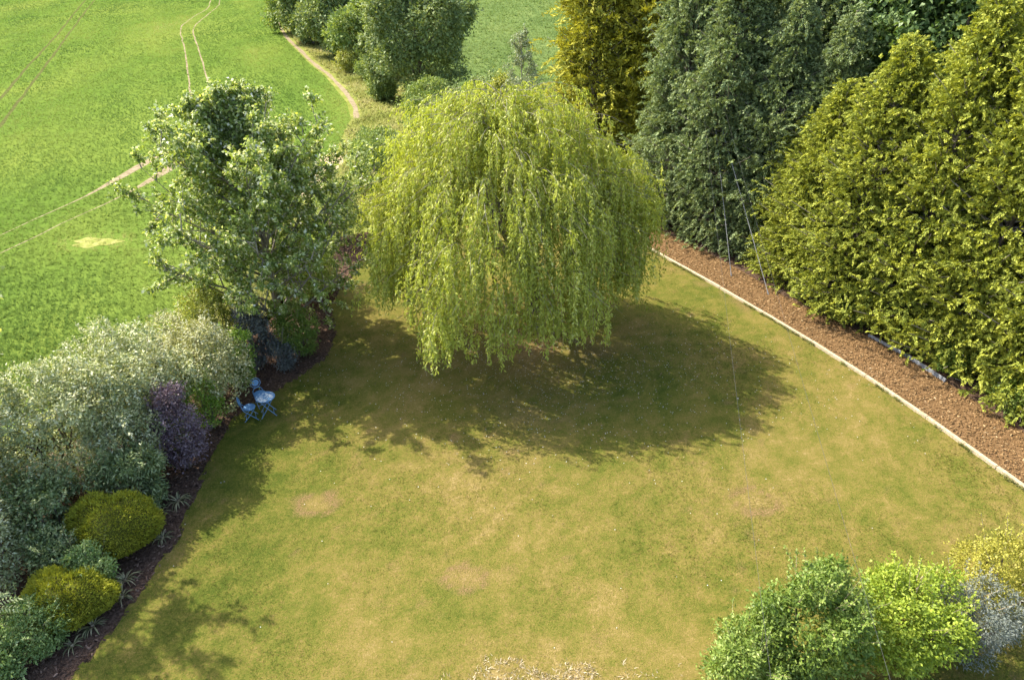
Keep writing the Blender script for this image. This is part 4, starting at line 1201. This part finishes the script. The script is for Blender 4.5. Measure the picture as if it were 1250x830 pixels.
VER = [(-11.6, 33), (-11.5, 46), (-12.4, 48.5), (-12.9, 52.5), (-13.0, 56.5), (-12.4, 58), (-13.9, 63.6), (-18.2, 75), (-22.7, 84.6), (-31, 104), (-36.5, 119), (-40, 134), (-30, 134), (-22, 104), (-12, 80), (-2, 62), (2, 50), (2, 35), (-6, 35)]
n = 60000
x = rng.uniform(-40, 3, n); y = 33 + 95 * rng.random(n) ** 1.3
k = inpoly(x, y, VER); x, y = x[k], y[k]
o = blades('verge_grass', x, y, np.full(len(x), 0.0), 0.20 + 0.35 * fbm(x, y, 3, 5, 2) ** 2, 0.03 + 0.0012 * y, M['rough_blade'], 3, rng, flat=(0.9, 1.6), rnd=0.1 + 0.8 * fbm(x, y, 2.5, 6, 3))
tag(o, 'rough uncut grass on the verge between footpath and trees', 'grass')
VER2 = [(-9.6, 34), (-9.3, 30), (-9.8, 27), (-10.4, 24), (-11.4, 21), (-13.3, 18.5), (-15, 18), (-13.3, 23), (-12.4, 28), (-12.1, 36), (-11, 36)]
n = 16000
x = rng.uniform(-15, -9, n); y = rng.uniform(17, 36, n)
k = inpoly(x, y, VER2); x, y = x[k], y[k]
o = blades('verge_grass', x, y, np.full(len(x), 0.0), 0.28, 0.05, M['rough_blade'], 3, rng, flat=(0.9, 1.6), rnd=0.1 + 0.6 * fbm(x, y, 2.5, 6, 3))
tag(o, 'rough grass strip between the border shrubs and the crop', 'grass')
n = 20000
y = 58 + 110 * rng.random(n) ** 1.25; x = rng.uniform(-0.16, 0.22, n) * y
k = inpoly(x, y, [(-16, 74), (0, 60), (60, 55), (300, 60), (500, 420), (-125, 420), (-58, 200), (-26, 100)]); x, y = x[k], y[k]
o = blades('meadow_crop', x, y, np.full(len(x), 0.01), 0.28, 0.03 + 0.0014 * y, M['meadow_crop'], 2, rng, flat=(1.0, 1.9), rnd=0.45 + 1.0 * (fbm(x, y * 0.3, 5, 8, 3) - 0.5))
tag(o, 'dull green crop in the far field behind the large round tree', 'crop')
# straw coloured rough edge of the lawn
n = 1500
x = rng.normal(0.9, 1.0, n); y = 8.0 + rng.random(n) ** 1.5 * (0.55 + 0.75 * vnoise(x, x * 0, 0.45, 3))
o = blades('dry_grass_edge', x, y, np.full(n, 0.02), 0.05, 0.026, M['straw'], 3, rng, lean=2.4)
tag(o, 'ragged strip of dry straw coloured grass along the lawn edge', 'grass')

T_ = smooth_line(TIMB[1:9], 0.05)
k = rng.integers(0, len(T_), 1700)
nn = norm(np.gradient(T_, axis=0))
off = np.abs(rng.normal(0, 0.05, 1700)) + 0.05
x = T_[k, 0] + nn[k, 1] * off; y = T_[k, 1] - nn[k, 0] * off
kk = fbm(x, y, 0.8, 17, 3) > 0.5
x, y = x[kk], y[kk]
o = blades('edge_grass', x, y, np.full(len(x), 0.02), 0.11, 0.02, M['rough_blade'], 4, rng, lean=1.0, rnd=0.2 + 0.6 * fbm(x, y, 0.5, 18, 2))
tag(o, 'tufts of longer grass creeping against the pale timber edging', 'grass')

# ================================================================== POLE, STAYS, CABLES
pb = np.array([9.4, 33.5])
root = thing('utility_pole', 'slim wooden utility pole hidden among the dark conifers', 'pole', (pb[0], pb[1], 0))
V, F = tube_arrays([(np.array([[0, 0, -0.1], [0, 0, 3.5], [0, 0, 7.3], [0, 0, 7.32]]), np.array([0.13, 0.115, 0.10, 0.001]))], 12)
np_obj('post', V, F, M['pole'], root, smooth=True)
V, F = tube_arrays([(np.array([[-0.5, 0, 6.9], [0.5, 0, 6.9]]), np.array([0.045, 0.045]))], 6)
np_obj('crossarm', V, F, M['pole'], root)


def rod(name, label, a, b, r, mat, cat, parts):
    a = np.array(a, float); b = np.array(b, float)
    o = thing(name, label, cat, tuple(a))
    d = b - a
    s = np.linspace(0, 1, 6)[:, None]
    tubes(parts[0], [(d * s, np.full(6, r))], mat, o, 7)
    dn = norm(d)
    tubes(parts[1], [(np.stack([dn * -0.12, dn * 0.18]), np.array([r * 2.2, r * 1.4]))], mat, o, 7)


rod('wire_stay', 'grey steel stay rising from the bark into the dark conifers', (10.1, 28.35, 0.03), (9.42, 33.2, 6.75), 0.016, M['steel'], 'stay', ('rod', 'anchor'))
rod('wire_stay', 'leaning grey steel stay rising from the bark in front of a golden conifer', (11.23, 26.55, 0.03), (9.5, 33.2, 6.75), 0.017, M['steel'], 'stay', ('rod', 'anchor'))


def cable(label, a, b, sag):
    a = np.array(a, float); b = np.array(b, float)
    s = np.linspace(0, 1, 30)[:, None]
    pts = a + (b - a) * s - np.array([0, 0, 1.0]) * sag * 4 * s * (1 - s)
    o = tubes('overhead_cable', [(pts, np.full(30, 0.0022))], M['wire'], None, 5)
    tag(o, label, 'cable')


cable('thin overhead cable crossing the lawn over the tall corner bush', (8.95, 33.5, 6.95), (2.3, 0.3, 5.75), 0.12)
cable('thin overhead cable crossing the lawn towards the lime green bush', (9.85, 33.5, 6.95), (3.9, 0.3, 5.75), 0.12)


# ================================================================== BISTRO SET
def paint(name, c0, c1):
    return noise_mat(name, [(0.35, c0), (0.65, c1)], scale=30, rough=0.4, spec=0.5)


BLUE = paint('blue_paint', (0.105, 0.235, 0.40), (0.14, 0.29, 0.47))


def mosaic():
    m, nt, n, l, out = new_mat('mosaic_top')
    tc = n.new('ShaderNodeTexCoord')
    vo = n.new('ShaderNodeTexVoronoi'); vo.inputs['Scale'].default_value = 11.0
    l.new(tc.outputs['Object'], vo.inputs['Vector'])
    ve = n.new('ShaderNodeTexVoronoi'); ve.feature = 'DISTANCE_TO_EDGE'; ve.inputs['Scale'].default_value = 11.0
    l.new(tc.outputs['Object'], ve.inputs['Vector'])
    c = ramp(nt, vo.outputs['Color'], [(0.0, (0.62, 0.66, 0.62)), (0.52, (0.70, 0.73, 0.70)), (0.56, (0.10, 0.22, 0.38)), (0.8, (0.17, 0.32, 0.48)), (1.0, (0.75, 0.76, 0.72))])
    e = n.new('ShaderNodeMath'); e.operation = 'GREATER_THAN'; e.inputs[1].default_value = 0.05
    l.new(ve.outputs['Distance'], e.inputs[0])
    mx = n.new('ShaderNodeMix'); mx.data_type = 'RGBA'
    l.new(e.outputs[0], mx.inputs[0]); mx.inputs[6].default_value = (0.13, 0.25, 0.40, 1); l.new(c, mx.inputs[7])
    p = n.new('ShaderNodeBsdfPrincipled'); p.inputs['Roughness'].default_value = 0.35
    l.new(mx.outputs[2], p.inputs['Base Color']); l.new(p.outputs[0], out.inputs[0])
    return m


def disc(name, r, z, h, mat, parent, seg=36):
    bm = bmesh.new()
    bmesh.ops.create_cone(bm, cap_ends=True, segments=seg, radius1=r, radius2=r, depth=h)
    bmesh.ops.bevel(bm, geom=[e for e in bm.edges if abs(e.verts[0].co.z - e.verts[1].co.z) < 1e-5], offset=h * 0.25, segments=2, affect='EDGES')
    bmesh.ops.translate(bm, verts=bm.verts[:], vec=(0, 0, z))
    return bm_obj(name, bm, mat, parent)


def ring_path(c, ax, ay, r, n=28):
    t = np.linspace(0, 2 * np.pi, n + 1)
    return np.array(c) + np.cos(t)[:, None] * np.array(ax) * r + np.sin(t)[:, None] * np.array(ay) * r


def bar(name, pts, r, mat, parent, k=7):
    pts = np.array(pts, float)
    return tubes(name, [(pts, np.full(len(pts), r))], mat, parent, k)


def table(loc, rz):
    t = thing('bistro_table', 'small round blue folding table with a pale mosaic top', 'table', (loc[0], loc[1], 0.03), rz)
    disc('tabletop', 0.292, 0.700, 0.022, mosaic(), t, 48)
    bar('rim', ring_path((0, 0, 0.700), (1, 0, 0), (0, 1, 0), 0.297, 40), 0.014, BLUE, t)
    for s in (-1, 1):
        bar('leg', [(-0.24, s * 0.19, 0.0), (0.0, s * 0.185, 0.35), (0.20, s * 0.18, 0.685)], 0.012, BLUE, t)
        bar('leg', [(0.24, s * 0.165, 0.0), (0.0, s * 0.165, 0.35), (-0.20, s * 0.16, 0.685)], 0.012, BLUE, t)
    for x, y, z in ((-0.17, 0.185, 0.10), (0.17, 0.165, 0.10), (0.19, 0.18, 0.67), (-0.19, 0.16, 0.67)):
        bar('crossbar', [(x, -y, z), (x, y, z)], 0.010, BLUE, t)
    # pierced apron band under the top
    bar('apron', ring_path((0, 0, 0.672), (1, 0, 0), (0, 1, 0), 0.25, 32), 0.012, BLUE, t)
    return t


def chair(label, loc, rz):
    c = thing('bistro_chair', label, 'chair', (loc[0], loc[1], 0.03), rz, 'blue bistro chairs')
    disc('seat', 0.175, 0.455, 0.016, BLUE, c, 36)
    bar('seat_rim', ring_path((0, 0, 0.452), (1, 0, 0), (0, 1, 0), 0.185, 32), 0.013, BLUE, c)
    # faces +x; back leans to -x
    th = R(12)
    ay = np.array([-math.sin(th), 0, math.cos(th)])
    cb = np.array([-0.265, 0, 0.745])
    bar('backrest_frame', ring_path(cb, (0, 1, 0), ay, 0.165, 32), 0.011, BLUE, c)
    o = disc('backrest_medallion', 0.115, 0, 0.012, BLUE, c, 28)
    o.location = tuple(cb); o.rotation_euler = (0, R(90) - th, 0)
    for s in (-1, 1):
        # rear post runs on down to the front foot, the other leg crosses it
        low = cb - ay * 0.155
        bar('leg', [tuple(low + np.array([0, s * 0.06, 0])), (-0.20, s * 0.15, 0.50), (-0.17, s * 0.165, 0.43), (0.21, s * 0.17, 0.0)], 0.011, BLUE, c)
        bar('leg', [(0.15, s * 0.145, 0.445), (0.0, s * 0.145, 0.24), (-0.22, s * 0.15, 0.0)], 0.011, BLUE, c)
        bar('spoke', [tuple(cb + np.array([0, s * 0.16, 0])), tuple(cb + np.array([0, s * 0.11, 0]))], 0.007, BLUE, c)
    for x, z in ((0.14, 0.085), (-0.155, 0.085)):
        bar('stretcher', [(x, -0.165, z), (x, 0.165, z)], 0.009, BLUE, c)
    bar('back_slat', [tuple(cb - ay * 0.20 + np.array([0, -0.12, 0])), tuple(cb - ay * 0.17), tuple(cb - ay * 0.20 + np.array([0, 0.12, 0]))], 0.012, BLUE, c)
    return c


table((-8.06, 18.02), R(20))
chair('blue metal bistro chair seen side on, nearer the purple shrub', (-8.56, 17.80), R(22))
chair('blue metal bistro chair tucked behind the mosaic topped table', (-8.45, 18.55), R(-52))

nt_ = sum(len(o.data.polygons) for o in bpy.data.objects if o.type == 'MESH')
print('objects', len(bpy.data.objects), 'faces (shared counted again)', nt_, 'unique', sum(len(m.polygons) for m in bpy.data.meshes))
